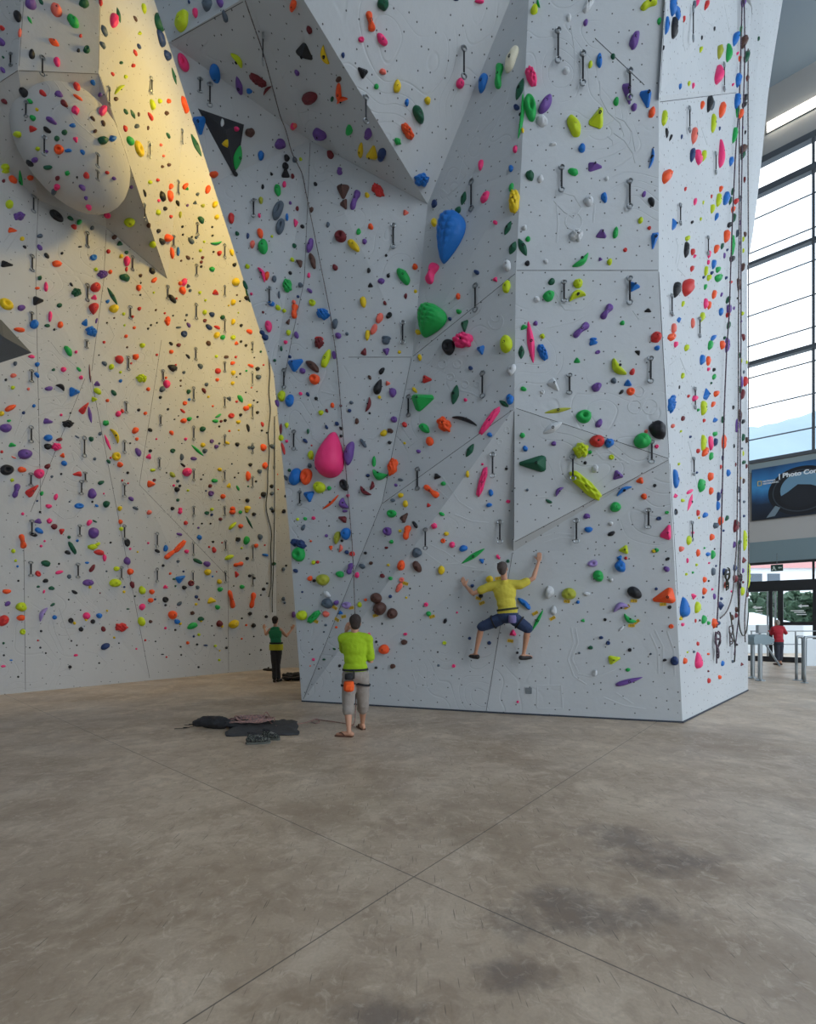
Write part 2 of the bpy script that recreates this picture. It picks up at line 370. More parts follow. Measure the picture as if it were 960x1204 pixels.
# --- wall in the far corner
BW = Facets(); bc = b3; be = Vector((10.1, 24.3, 0))
BW.face([bc, be, be + Vector((0, 0, 24)), bc + Vector((0, 0, 24))])
BVH = BVHTree.FromPolygons(SURF_V + BW.v, SURF_F + [tuple(i + len(SURF_V) for i in f) for f in BW.f])
def hit(px, py):
    d = ray(px, py).normalized(); p, n, i, dist = BVH.ray_cast(EYE, d)
    if p is None: return None, None
    if n.dot(d) > 0: n = -n
    return p, n
def line_on(F_, pts, w=0.008, mi=1, step=7, off=0.0):
    P = []; Nn = []
    for i in range(len(pts) - 1):
        (x0, y0), (x1, y1) = pts[i], pts[i + 1]; n_ = max(1, int(math.hypot(x1 - x0, y1 - y0) / step))
        for k in range(n_ + (i == len(pts) - 2)):
            t_ = k / n_; p, nn_ = hit(x0 + (x1 - x0) * t_, y0 + (y1 - y0) * t_)
            if p is None: continue
            if P and (p - P[-1]).length > 1.2:
                if len(P) > 1: F_.ribbon(P, Nn, w, mi)
                P, Nn = [], []
            P.append(p + nn_ * off); Nn.append(nn_)
    if len(P) > 1: F_.ribbon(P, Nn, w, mi)
# joints between panels
for pl in ([(484, 421), (450, 590), (357, 822)], [(606, 322), (486, 419)], [(410, 420), (484, 420)], [(603, 482), (450, 592)], [(604, 479), (786, 539)], [(606, 637), (786, 541)],
           [(608, 318), (774, 318)], [(775, 320), (787, 538)], [(572, 836), (603, 650)], [(604.5, 634), (605, 484)], [(365, 168), (358, 330), (343, 400), (330, 470)],
           [(776, 120), (866, 109)], [(776, 116), (783, 2)], [(198, 51), (286, 2)], [(700, 45), (758, 100)], [(788, 545), (797, 700)]):
    line_on(T, pl)
for pl in ([(36, 602), (100, 445)], [(107, 442), (176, 797)], [(269, 789), (268, 640)], [(190, 400), (164, 570), (270, 680)], [(125, 268), (196, 327)], [(22, 83), (28, 2)], [(116, 88), (118, 2)], [(22, 83), (115, 87)],
           [(118, 90), (196, 326)], [(-5, 100), (21, 83)], [(45, 234), (42, 320), (48, 600)], [(125, 270), (122, 330), (108, 436)], [(28, 640), (30, 812)]):
    line_on(LW, pl, w=0.009)
# moulded relief lines on the skin
def arc(cx, cy, r, a0=0, a1=360, n=14): return [(cx + r * math.cos(math.radians(a0 + (a1 - a0) * i / n)), cy - r * math.sin(math.radians(a0 + (a1 - a0) * i / n))) for i in range(n + 1)]
REL = [[(585, 105), (570, 135), (556, 160), (545, 185), (538, 212)], [(600, 102), (592, 130), (575, 162), (560, 192), (552, 215)], [(580, 140), (570, 150), (563, 158)],
       [(527, 205), (519, 222), (527, 229), (540, 218), (548, 205)], [(706, 95), (707, 115), (716, 132), (730, 145), (735, 160)], [(720, 135), (735, 142), (744, 155), (748, 178)],
       [(722, 156), (735, 165), (745, 180), (748, 192)], [(715, 160), (721, 165), (722, 172)], [(672, 30), (676, 55), (677, 85)], [(655, 350), (665, 364), (685, 364), (700, 350)], [(652, 340), (660, 355), (672, 358)],
       [(640, 386), (675, 378), (692, 370)], [(745, 365), (752, 375), (765, 370)], [(652, 236), (663, 248), (675, 256), (684, 244), (676, 230), (662, 226)], arc(675, 260, 10), arc(583, 378, 9, 180, 400), arc(583, 372, 6, 180, 380),
       [(370, 465), (378, 460), (390, 463), (402, 463)], [(382, 471), (392, 468), (402, 470)], [(365, 500), (368, 515), (382, 525)], [(450, 502), (455, 485), (470, 482)], [(432, 515), (440, 516), (447, 510)],
       arc(520, 428, 5), arc(538, 428, 5), arc(530, 443, 4), arc(547, 452, 4), arc(561, 452, 3), [(540, 458), (555, 462), (568, 470)], [(482, 524), (493, 516), (508, 511)], arc(765, 478, 9), arc(747, 478, 8), arc(752, 460, 6),
       [(700, 530), (710, 540), (735, 544)], [(715, 528), (728, 538), (740, 545)], [(615, 592), (630, 585), (655, 584)], [(505, 640), (525, 650), (545, 665), (560, 668)], [(500, 650), (520, 664), (547, 662)],
       [(555, 670), (575, 672)], [(535, 605), (555, 613), (575, 615)], [(485, 790), (490, 806), (505, 809), (515, 800), (510, 790)], [(492, 792), (500, 800), (508, 796)], [(672, 738), (675, 755), (668, 775), (675, 795), (690, 805)],
       [(677, 738), (680, 755), (673, 775), (680, 790)], [(680, 792), (700, 797), (725, 788)], [(710, 820), (735, 830), (760, 834)], [(725, 815), (745, 828)], [(770, 740), (780, 760), (780, 790)], [(765, 745), (774, 765), (775, 792)],
       [(785, 742), (793, 765), (794, 795)], [(636, 632), (655, 627), (675, 629)], [(640, 638), (660, 632), (680, 634)], [(632, 806), (660, 806), (662, 833), (632, 833), (632, 806)], [(655, 240), (657, 262), (655, 285)],
       [(800, 300), (797, 315), (806, 325)], [(795, 280), (798, 290), (795, 310)], [(825, 150), (830, 165), (832, 170)], [(820, 142), (822, 160)], [(805, 30), (803, 45), (806, 60)], [(822, 10), (828, 22), (838, 30)], [(852, 5), (856, 25), (858, 38)],
       [(690, 230), (700, 240), (698, 262)], [(810, 520), (815, 540), (820, 570)], [(815, 600), (822, 580)], [(788, 430), (800, 420), (808, 440)], [(520, 560), (540, 590), (556, 600)], [(515, 575), (530, 590)], arc(596, 505, 3), arc(588, 520, 3), arc(598, 530, 3)]
for pl in REL: line_on(T, pl, w=0.03, mi=0, step=4)
LREL = [[(18, 512), (28, 485), (45, 468), (78, 463)], [(26, 516), (38, 494), (66, 480), (98, 479)], [(52, 475), (60, 473), (75, 478), (85, 473)], [(60, 402), (70, 415), (92, 432)], [(62, 600), (75, 610), (88, 608), (97, 598)], [(72, 535), (85, 532), (88, 542), (75, 548)],
        [(100, 765), (115, 768), (127, 780), (118, 790)], [(60, 720), (66, 745), (75, 765)], [(70, 715), (78, 740), (85, 755)], [(212, 760), (230, 780), (245, 775), (250, 755)], [(218, 755), (232, 770), (241, 760)], [(215, 690), (222, 700), (215, 710)],
        [(20, 265), (5, 285)], [(25, 270), (8, 296)], [(150, 320), (165, 335), (180, 355)], [(155, 345), (175, 350)], [(128, 380), (135, 395), (130, 405)], arc(165, 420, 6), arc(175, 415, 3), [(250, 420), (258, 430), (268, 425)], [(250, 455), (262, 455), (268, 450)], arc(262, 310, 5), [(180, 610), (190, 600), (200, 605)]]
for pl in LREL: line_on(LW, pl, w=0.03, mi=0, step=4)
o_t = T.build('wall_center', [M_TOWER, M_SEAM]); o_l = LW.build('wall_left', [M_LEFT, mat('panel_seam_grey', (0.11, 0.105, 0.10, 1), 0.8)]); o_b = BW.build('wall_back', [M_LEFT, M_SEAM])
dm = mesh_obj('dome', dv, df, M_LEFT, o_l, smooth=True); uvl = dm.data.uv_layers.new(name='UVMap')
for lp in dm.data.loops: q = dv[lp.vertex_index]; uvl.data[lp.index].uv = (q.dot(uu) + 5, q.z)
# thin dark plinth strip under the tower
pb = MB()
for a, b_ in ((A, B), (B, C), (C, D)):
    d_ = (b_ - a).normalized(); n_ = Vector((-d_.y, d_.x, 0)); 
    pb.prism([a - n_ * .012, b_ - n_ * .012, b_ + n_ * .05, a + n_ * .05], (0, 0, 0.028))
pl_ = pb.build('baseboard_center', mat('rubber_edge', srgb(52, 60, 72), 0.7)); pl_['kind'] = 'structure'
# ------------------------------------------------------------------ window wall with entrance
WB = Vector((-665, 563, 0)).normalized(); W0 = Vector((14.7, 20.4, 0)); WN = Vector((-WB.y, WB.x, 0))
if WN.y > 0: WN = -WN                                   # points into the hall
def ws(px):                                             # distance along the wall (to the right) seen at column px
    k = (px - CX) / FPX; t = (k * W0.y - W0.x) / (WB.x - k * WB.y); return -t
def wp(s, z, o=0.0): return W0 - WB * s + Vector((0, 0, z)) + WN * o
def wz(px, py): return CH + (HZ - py) / FPX * (W0 - WB * ws(px)).y
WR = Matrix((-WB, WN * -1, Vector((0, 0, 1)))).transposed()
def wbox(mb, s0, s1, z0, z1, o0, o1, mi=0): return mb.box(wp((s0 + s1) / 2, (z0 + z1) / 2, (o0 + o1) / 2), (abs(s1 - s0), abs(o1 - o0), abs(z1 - z0)), mi=mi, R=WR)
M_FRAME = mat('window_frame_metal', srgb(92, 98, 104), 0.45, 0.3); M_DARK = mat('dark_anodised_frame', srgb(22, 24, 28), 0.5)
M_FASC = mat('fascia_paint', srgb(176, 176, 174), 0.8); M_SPAN = mat('spandrel_glass', srgb(120, 140, 146), 0.35)
def glass_mat():
    m = bpy.data.materials.new('clear_glass'); m.use_nodes = True; t = m.node_tree; t.nodes.clear()
    o = t.nodes.new('ShaderNodeOutputMaterial'); mx = t.nodes.new('ShaderNodeMixShader'); tr = t.nodes.new('ShaderNodeBsdfTransparent'); gl = t.nodes.new('ShaderNodeBsdfGlossy')
    gl.inputs['Roughness'].default_value = 0.02; tr.inputs[0].default_value = (0.95, 0.98, 0.98, 1); fr = t.nodes.new('ShaderNodeFresnel'); fr.inputs[0].default_value = 1.35
    t.links.new(fr.outputs[0], mx.inputs[0]); t.links.new(tr.outputs[0], mx.inputs[1]); t.links.new(gl.outputs[0], mx.inputs[2]); t.links.new(mx.outputs[0], o.inputs[0]); return m
M_GLASS = glass_mat()
SL, SR = -9.0, 24.0
z_bot = wz(884, 545); z_top = wz(900, 186); zp0 = wz(885, 613); zp1 = wz(885, 553); zf0 = wz(885, 638); zs0 = wz(885, 662); zb1 = wz(885, 684); zb0 = wz(885, 696)
m = MB(); wbox(m, SL, SR, z_top, 24.0, 0.0, -0.3)
wbox(m, SL, SR, zf0, z_bot, 0.0, -0.3, 0)
wbox(m, SL, -3.0, 0, zf0, 0.0, -0.3, 0); wbox(m, 6.5, SR, 0, zf0, 0.0, -0.3, 0)
o = m.build('wall_right', [M_FASC]); o['kind'] = 'structure'
m = MB(); wbox(m, -3.0, 6.5, zs0, zf0, 0.02, -0.25)
o = m.build('trim_1', M_SPAN); o['kind'] = 'structure'
# big window: frame, mullions, thin blind wires, panes
m = MB(); sm = ws(957)
for s_ in [sm + 2.35 * k for k in range(-5, 11)]: wbox(m, s_ - 0.05, s_ + 0.05, z_bot, z_top, 0.06, -0.16)
for px, py, th in ((892, 227, .26), (883, 311, .13), (883, 428, .16), (883, 544, .14)):
    z_ = wz(px, py); wbox(m, SL, SR, z_ - th / 2, z_ + th / 2, 0.08, -0.18)
wbox(m, SL, SR, z_top - 0.2, z_top + 0.06, 0.1, -0.2)
win = m.build('window_1', M_FRAME); win['kind'] = 'structure'
m = MB()
for px, py in ((888, 252), (882, 293), (883, 329), (883, 367), (883, 403), (883, 441), (883, 477), (883, 515)):
    z_ = wz(px, py); m.tube([wp(SL, z_, -0.30), wp(SR, z_, -0.30)], 0.03, 6)
m.build('sunshade_rail', M_FRAME, win)
mesh_obj('pane', [wp(SL, z_bot, -0.05), wp(SR, z_bot, -0.05), wp(SR, z_top, -0.05), wp(SL, z_top, -0.05)], [(0, 1, 2, 3)], M_GLASS, win)
# dark sill line above the banner
m = MB(); wbox(m, SL, SR, z_bot - 0.42, z_bot - 0.06, 0.05, 0.0); o = m.build('trim_2', mat('sill_grey', srgb(140, 156, 160), .6)); o['kind'] = 'structure'
# door block
m = MB(); s_l, s_c, s_r = -0.95, ws(909), ws(955)
wbox(m, -3, 6.5, zb0, zb1, 0.10, -0.25)
for a, b_ in ((ws(904.5), ws(909)), (ws(915), ws(921.5)), (ws(956), ws(962)), (-1.6, -1.35), (4.2, 4.4), (6.3, 6.5)): wbox(m, a, b_, 0.0, zb0, 0.06, -0.12)
wbox(m, -3, 6.5, 0.0, 0.22, 0.05, -0.1); wbox(m, -3, 6.5, zs0 - .1, zs0, 0.05, -0.1)
wbox(m, ws(921.5), ws(956), 1.52, 1.66, 0.04, -0.06)
for s_ in (ws(957), -1.5, 4.3): wbox(m, s_ - .04, s_ + .04, zb1, zs0, 0.04, -0.1)
dr_ = m.build('door_1', M_DARK); dr_['kind'] = 'structure'
mesh_obj('pane', [wp(-3, 0.2, -0.03), wp(6.5, 0.2, -0.03), wp(6.5, zb0, -0.03), wp(-3, zb0, -0.03)], [(0, 1, 2, 3)], M_GLASS, dr_)
mesh_obj('pane', [wp(-3, zb1, -0.03), wp(6.5, zb1, -0.03), wp(6.5, zs0, -0.03), wp(-3, zs0, -0.03)], [(0, 1, 2, 3)], M_GLASS, dr_)
m = MB(); wbox(m, ws(911), ws(913.5), 0.2, 2.9, 0.03, 0.0); wbox(m, ws(902), ws(904), 0.2, 2.9, 0.03, 0.0); m.build('door_stile', mat('brushed_steel', srgb(170, 176, 180), 0.35, 0.7), dr_)
# white lettering strips and arrows stuck on the door glass
m = MB()
for px, py, dx in ((893, 718, 7), (893, 721, 6), (941, 720, 10), (943, 722.5, 9), (938, 718, 12), (892, 715, 5)):
    s_ = ws(px); z_ = wz(px, py); wbox(m, s_ - dx / 2 / 28, s_ + dx / 2 / 28, z_ - .018, z_ + .018, 0.0, -0.01)
def tri(pa): k = len(m.v); m.add([wp(*q) for q in pa], [(0, 1, 2)])
for px, py, sgn in ((889, 714, -1), (943, 712.5, -1)):
    s_ = ws(px); z_ = wz(px, py); m.prism([wp(s_ + sgn * .12, z_, 0), wp(s_, z_ + .08, 0), wp(s_, z_ - .08, 0)], WN * .01); wbox(m, s_, s_ + .22, z_ - .025, z_ + .025, 0.01, 0)
m.build('door_decal', mat('white_vinyl', srgb(235, 240, 240), .6), dr_)
# fluorescent strip fixed high on the wall
m = MB(); zl = wz(903, 151.5); wbox(m, ws(902.5), SR - 4, zl - 0.20, zl + 0.14, 0.16, 0.06)
M_TUBE = mat('light_diffuser', (1.0, 0.93, 0.78, 1), 0.5, emit=4.0)
lt = empty('strip_light', wp(4, zl, 0.1)); tag(lt, 'long glowing white strip light fixed above the tall window', 'light')
o = m.build('diffuser', M_TUBE, lt); o.location = -lt.location
m = MB(); wbox(m, ws(902) - .02, SR - 4, zl - 0.22, zl + 0.16, 0.06, 0.01); o = m.build('housing', M_FRAME, lt); o.location = -lt.location
# ceiling
ca, cb = wp(26, 24, -.3), wp(-20, 24, -.3)
mesh_obj('ceiling', [(-34, -12, 24), (ca.x, -12, 24), tuple(ca), tuple(cb), (-34, cb.y, 24)], [(4, 3, 2, 1, 0)], M_CEIL)['kind'] = 'structure'
# unseen backing walls beyond the modelled skins, added to stop light leaks
m = MB(); n_ = -LN * 0.35
pa, pb_ = lf(-300) - LD * 12, lf(325)
m.prism([pa + n_, pb_ + n_, pb_ + n_ + Vector((0, 0, 24)), pa + n_ + Vector((0, 0, 24))], -LN * .2)
q0_, q1_ = pa, lf(-300)
m.prism([q0_, q1_, q1_ + Vector((0, 0, 24)), q0_ + Vector((0, 0, 24))], n_)
m.prism([bc + Vector((0, .1, 16)), be + Vector((0, .1, 16)), be + Vector((0, .1, 24)), bc + Vector((0, .1, 24))], (0, .2, 0))
o = m.build('wall_outer', M_PLAIN); o['kind'] = 'structure'
# unseen wall added behind the camera to block frontal daylight; right part left open
m = MB(); m.box((-13, -11.9, 12), (42, .2, 24)); o = m.build('wall_light_block', M_PLAIN); o['kind'] = 'structure'
# ------------------------------------------------------------------ outside
o = mesh_obj('ground', [(-300, -200, -0.03), (400, -200, -0.03), (400, 600, -0.03), (-300, 600, -0.03)], [(0, 1, 2, 3)], mat('forecourt_paving', srgb(205, 208, 210), .8)); o['kind'] = 'structure'
def hills():
    vs_, fs = [], []; nx, ny = 70, 10
    for j in range(ny + 1):
        for i in range(nx + 1):
            x = 60 + i * 9.0; y = 260 + j * 22
            px = CX + FPX * x / 260
            base = 138 + 0.30 * (x - 180) + 14 * math.sin(x * .011 + 1) + 18 * noise.noise(Vector((x * .012, y * .01, 3))) + 5 * noise.noise(Vector((x * .06, y * .05, 1)))
            vs_.append((x, y, base * math.sin(math.pi * min(1, (j + 0.6) / (ny * .55)) / 2) - 3))
    for j in range(ny):
        for i in range(nx): a = j * (nx + 1) + i; fs.append((a, a + 1, a + nx + 2, a + nx + 1))
    o = mesh_obj('hill', vs_, fs, mat('distant_hillside', srgb(134, 152, 164), .95, var=.15, vscale=.02), smooth=True); o['kind'] = 'structure'
hills()
M_LEAF = mat('tree_leaves', srgb(58, 84, 62), .8, var=.6, vscale=3, bump=.8, bscale=9); M_BARK = mat('tree_bark', srgb(70, 60, 50), .9)
def tree(x, y, h, r, label):
    rnd = random.Random(int(x * 17 + y)); t = empty('leafy_tree', (x, y, 0)); tag(t, label, 'tree', 'trees outside the entrance')
    MB().tube([(0, 0, 0), (.05, 0, h * .4), (0, .05, h * .7)], [.16, .12, .05], 8).build('trunk', M_BARK, t)
    m = MB()
    for k in range(150):
        a = rnd.uniform(0, 6.28); q = rnd.uniform(0, 1) ** .5 * r; zz = rnd.uniform(.25, .9) * h
        m.ball((math.cos(a) * q, math.sin(a) * q, zz), rnd.uniform(.12, .24) * r, n=8, m=6)
    c = m.build('crown', M_LEAF, t)
    me = c.data
    for v in me.vertices: v.co += Vector((noise.noise(v.co * 3), noise.noise(v.co * 3 + Vector((9, 0, 0))), noise.noise(v.co * 3 + Vector((0, 9, 0))))) * .35
for px, Y, h, r, lb in ((888, 33, 4.0, 1.3, 'dark green tree outside, seen through the left door pane'), (928, 40, 4.6, 1.7, 'bushy green tree outside, left in the right door pane'), (951, 34, 3.8, 1.3, 'dark green tree outside, right in the right door pane'),
                        (980, 39, 4.4, 1.6, 'green tree outside at the right edge of the entrance')):
    tree((px - CX) / FPX * Y, Y, h, r, lb)
# pale party tent
tp = (905 - CX) / FPX * 27, 27
t = empty('white_tent', (tp[0] - 1.3, tp[1], 0)); tag(t, 'white tent with a sloping roof outside the left door pane', 'tent')
MB().add([(-1.9, -1.6, 1.5), (1.9, -1.6, 1.5), (1.9, 1.6, 1.5), (-1.9, 1.6, 1.5), (-.4, 0, 2.2), (.4, 0, 2.2)], [(0, 1, 5, 4), (1, 2, 5), (2, 3, 4, 5), (3, 0, 4)]).build('canopy', mat('tent_canvas', srgb(232, 240, 246), .8), t)
MB().box((0, -1.6, .75), (3.8, .03, 1.5)).build('side_wall', MATS['tent_canvas'], t); MB().box((0, 1.6, .75), (3.8, .03, 1.5)).build('side_wall', MATS['tent_canvas'], t)
# low white wall behind the forecourt
m = MB(); m.box(((940 - CX) / FPX * 31, 31, .78), (9, .3, 1.56)); o = m.build('garden_wall', mat('white_render', srgb(232, 234, 236), .85)); tag(o, 'low white wall outside behind the right door pane', 'wall')
# house with dark and red roofs
hx = (930 - CX) / FPX * 60
t = empty('house', (hx, 60, 0)); tag(t, 'white house with reddish and slate roofs outside above the doors', 'house')
MB().box((-4, 2, 4.2), (14, 6, 8.4)).box((8, 3, 3.8), (10, 7, 7.6)).build('wall', mat('house_render', srgb(222, 226, 228), .85), t)
MB().prism([(-11.5, -1.5, 8.3), (3.5, -1.5, 8.3), (2.5, 2, 11.0), (-10.5, 2, 11.0)], (0, .15, .1)).build('roof', mat('pink_roof_tiles', srgb(178, 128, 126), .8, bump=.3, bscale=6), t)
MB().prism([(2, -1.2, 6.6), (14, -1.2, 6.6), (13, 3, 10.4), (4.4, 3, 10.4)], (0, .15, .1)).build('roof', mat('slate_roof_tiles', srgb(98, 108, 118), .8, bump=.3, bscale=6), t)
for k in range(4):
    w = MB().box((-9.5 + k * 2.2, -1.04, 7.0), (1.5, .1, 1.3)).build('window', mat('house_window', srgb(70, 84, 96), .2), t)

# ------------------------------------------------------------------ banner over the doors
M_BB = bpy.data.materials.new('banner_print'); M_BB.use_nodes = True; nt_ = M_BB.node_tree; b_ = nt_.nodes['Principled BSDF']; b_.inputs['Roughness'].default_value = .5
tc_ = nt_.nodes.new('ShaderNodeTexCoord'); sp_ = nt_.nodes.new('ShaderNodeSeparateXYZ'); nt_.links.new(tc_.outputs['Object'], sp_.inputs[0])
nn_ = nt_.nodes.new('ShaderNodeTexNoise'); nn_.inputs['Scale'].default_value = .9; nn_.inputs['Detail'].default_value = 5; nt_.links.new(tc_.outputs['Object'], nn_.inputs['Vector'])
ad = nt_.nodes.new('ShaderNodeMath'); ad.operation = 'MULTIPLY_ADD'; ad.inputs[1].default_value = .9; nt_.links.new(nn_.outputs['Fac'], ad.inputs[0]); nt_.links.new(sp_.outputs[2], ad.inputs[2])
mr = nt_.nodes.new('ShaderNodeMapRange'); mr.inputs[1].default_value = .3; mr.inputs[2].default_value = 2.7; nt_.links.new(ad.outputs[0], mr.inputs[0])
cr = nt_.nodes.new('ShaderNodeValToRGB'); e = cr.color_ramp.elements; e[0].position = 0; e[0].color = srgb(18, 24, 34); e[1].position = 1; e[1].color = srgb(30, 70, 112)
for p_, c_ in ((.35, srgb(24, 42, 66)), (.5, srgb(40, 96, 146)), (.62, srgb(66, 146, 204)), (.8, srgb(46, 114, 172))): q = e.new(p_); q.color = c_
nt_.links.new(mr.outputs[0], cr.inputs[0]); nt_.links.new(cr.outputs[0], b_.inputs['Base Color'])
sb0 = ws(884.6); BWd, BH = 6.4, zp1 - zp0
ban = empty('advertising_banner', wp(sb0, zp0, 0.06), math.atan2(-WB.y, -WB.x)); tag(ban, 'blue banner over the doors with a large lens and the words Photo Contest', 'banner')
MB().box((BWd / 2, -.01, BH / 2), (BWd, .03, BH)).build('print', M_BB, ban)
def disc(cx, cz, rx, rz, off, n=40): return [(cx + rx * math.cos(6.2832 * k / n), off, cz + rz * math.sin(6.2832 * k / n)) for k in range(n)]
lc = (1.64, 1.02); SX = Matrix.Diagonal((.8, 1, 1))
bR = lambda cx, cz, rx, rz, off: MB().add(disc(cx, cz, rx, rz, off), [tuple(range(40))])
mm = MB(); mm.v = []; 
bR(lc[0], lc[1], 1.08, .98, -.031).build('lens_barrel', mat('lens_black', srgb(20, 22, 28), .4), ban)
bR(lc[0], lc[1], 0.94, .85, -.034).build('lens_rim', mat('lens_grey', srgb(58, 66, 76), .4), ban)
bR(lc[0], lc[1], 0.90, .81, -.037).build('lens_barrel', MATS['lens_black'], ban)
bR(lc[0] + .02, lc[1] + .06, .70, .68, -.040).build('lens_glass', mat('lens_sky', srgb(110, 150, 176), .3), ban)
MB().add([SX @ Vector(q) for q in [(1.18, -.043, .86), (1.5, -.043, 1.02), (1.9, -.043, 1.28), (2.4, -.043, 1.2), (2.88, -.043, 1.0), (2.8, -.043, .7), (2.45, -.043, .42), (2.0, -.043, .34), (1.55, -.043, .44), (1.26, -.043, .62)]], [tuple(range(10))]).build('mountain_print', mat('lens_mountain', srgb(26, 30, 38), .5), ban)
MB().add([SX @ Vector(q) for q in [(.62, -.043, .06), (.98, -.043, .1), (1.2, -.043, .42), (1.0, -.043, .52)]], [(0, 1, 2, 3)]).build('grey_flap', mat('flap_print', srgb(120, 138, 150), .5), ban)
# yellow frame mark with two lines of small lettering
m = MB()
for c_, d_ in (((.21, -.045, 1.54), (.025, .01, .2)), ((.33, -.045, 1.54), (.025, .01, .2)), ((.27, -.045, 1.63), (.145, .01, .025)), ((.27, -.045, 1.45), (.145, .01, .025))): m.box(c_, d_)
m.build('logo', mat('yellow_ink', srgb(214, 196, 120), .6), ban)
M_WI = mat('white_ink', srgb(228, 236, 240), .6)
def text(body, size, x, z, parent, m_, y=-.046, name='lettering', rx=90, ext=.002, bold=0.0):
    c = bpy.data.curves.new(name, 'FONT'); c.body = body; c.size = size; c.extrude = ext; c.offset = bold; c.materials.append(m_)
    o_ = bpy.data.objects.new(name, c); COL.objects.link(o_); o_.parent = parent; o_.location = (x, y, z); o_.rotation_euler = (math.radians(rx), 0, 0)
    dg = bpy.context.evaluated_depsgraph_get(); me = bpy.data.meshes.new_from_object(o_.evaluated_get(dg)); q = bpy.data.objects.new(name, me); COL.objects.link(q)
    q.parent = parent; q.location = o_.location; q.rotation_euler = o_.rotation_euler; bpy.data.objects.remove(o_); return q
text('NATIONAL', .085, .38, 1.57, ban, M_WI, bold=.003); text('GEOGRAPHIC', .085, .38, 1.47, ban, M_WI, bold=.003)
text('| Photo Contest', .245, .90, 1.64, ban, M_WI, bold=.010)
# emergency exit sign
sx_ = ws(914.5); es = empty('exit_sign', wp(sx_, wz(914, 668.5), .3), math.atan2(-WB.y, -WB.x)); tag(es, 'small dark green exit sign hanging above the doors', 'sign')
MB().box((0, 0, 0), (.40, .08, .27), bev=.01).build('panel', mat('exit_green', srgb(38, 66, 60), .5), es)
m = MB(); m.box((-.1, -.045, .05), (.05, .01, .05)).prism([(-.14, -.045, .03), (-.06, -.045, .03), (-.05, -.045, -.03), (-.01, -.045, -.09), (-.05, -.045, -.1), (-.09, -.045, -.04), (-.15, -.045, -.1), (-.18, -.045, -.08), (-.12, -.045, -.02)], (0, .005, 0))
m.prism([(.03, -.045, 0), (.09, -.045, .05), (.09, -.045, .02), (.16, -.045, .02), (.16, -.045, -.02), (.09, -.045, -.02), (.09, -.045, -.05)], (0, .005, 0)); m.build('pictogram', mat('sign_white', srgb(190, 204, 200), .6), es)
MB().tube([(0, 0, .13), (0, 0, .6)], .012, 6).build('hanger', M_FRAME, es)

# ------------------------------------------------------------------ turnstile and barriers near the doors
M_ST = mat('stainless_tube', srgb(150, 158, 162), .3, .75); M_GR = mat('grey_enamel', srgb(128, 148, 156), .4)
g = floor_at(889.5, 798)
Yt = 15.6; P_ = lambda px, py: at(px, py, Yt) 
pp = lambda px, py, Y: at(px, py, Y)
def post(m, px, y0, y1, Y, r=.04): a = pp(px, y0, Y); b = pp(px, y1, Y); m.tube([a, b], r, 12); m.lathe([(r * 2.2, 0), (r * 2.2, .012), (r * 1.2, .03)], (a.x, a.y, a.z)); return m
fl = lambda py: FPX * CH / (py - HZ)
# access turnstile: two tubular legs, wedge head, reader box, rotor arm
Ya, Yb = fl(797.5), fl(800.5); c_ = floor_at(890, 798)
ts = empty('turnstile', c_); tag(ts, 'grey turnstile on two steel legs in front of the glass doors', 'turnstile')
loc = lambda v: Vector(v) - c_
m = MB(); m.v = []; 
for px, Yy in ((885.5, Ya), (894.3, Yb)):
    mm = MB(); x_ = (px - CX) / FPX * Yy; mm.tube([loc((x_, Yy, 0)), loc((x_, Yy, CH + (HZ - 757) / FPX * Yy))], .055, 12); mm.lathe([(.12, 0), (.12, .02), (.06, .05)], loc((x_, Yy, 0))); mm.build('leg', M_ST, ts, smooth=False)
Ym = (Ya + Yb) / 2; zz = lambda py: CH + (HZ - py) / FPX * Ym; xx = lambda px: (px - CX) / FPX * Ym
prof = [(882.5, 749), (884, 746.5), (895, 745.5), (903, 749), (906.5, 752), (905, 755.5), (896, 758), (883.5, 758), (882.3, 754)]
MB().prism([loc((xx(a), Ym - .16, zz(b))) for a, b in prof], (0, .34, 0)).build('head', M_GR, ts)
m = MB(); m.box(loc((xx(896), Ym, zz(739.5))), (.27, .12, .24), bev=.02); m.tube([loc((xx(894), Ym, zz(742))), loc((xx(894), Ym, zz(746)))], .03); m.build('card_reader', mat('reader_box', srgb(160, 168, 172), .4), ts)
MB().tube([loc((xx(898), Ym - .1, zz(758))), loc((xx(906.5), Ym - .35, zz(782)))], .025, 8).build('rotor_arm', M_ST, ts)
def barrier(label, pxs, ybase, ytop, panel=None):
    Yy = fl(ybase); X_ = lambda px: (px - CX) / FPX * Yy; Z_ = lambda py: CH + (HZ - py) / FPX * Yy
    o0 = Vector((X_(pxs[0]), Yy, 0)); t = empty('barrier_rail', o0); tag(t, label, 'barrier'); L_ = lambda v: Vector(v) - o0
    x0, x1 = X_(pxs[0]), X_(pxs[-1]); zt = Z_(ytop)
    MB().tube([L_(q) for q in smooth_path([(x0, Yy, 0), (x0, Yy, zt - .12), (x0 + .04, Yy, zt - .02), (x0 + .14, Yy, zt), ((x0 + x1) / 2, Yy, zt), (x1 - .14, Yy, zt), (x1 - .04, Yy, zt - .02), (x1, Yy, zt - .12), (x1, Yy, 0)], 4)], .035, 10).build('rail', M_ST, t, smooth=True)
    for px in pxs: MB().lathe([(.09, 0), (.09, .012), (.05, .03)], L_((X_(px), Yy, 0))).build('foot_plate', M_ST, t)
    if panel:
        a, b, c, d = panel; MB().box(L_(((X_(a) + X_(c)) / 2, Yy, (Z_(b) + Z_(d)) / 2)), (X_(c) - X_(a), .03, Z_(b) - Z_(d)), bev=.008).build('panel', mat('white_panel', srgb(214, 224, 230), .5), t)
    return t
barrier('bent steel barrier rail left of the white panelled barrier', (937, 944.5), 800.0, 748.5)
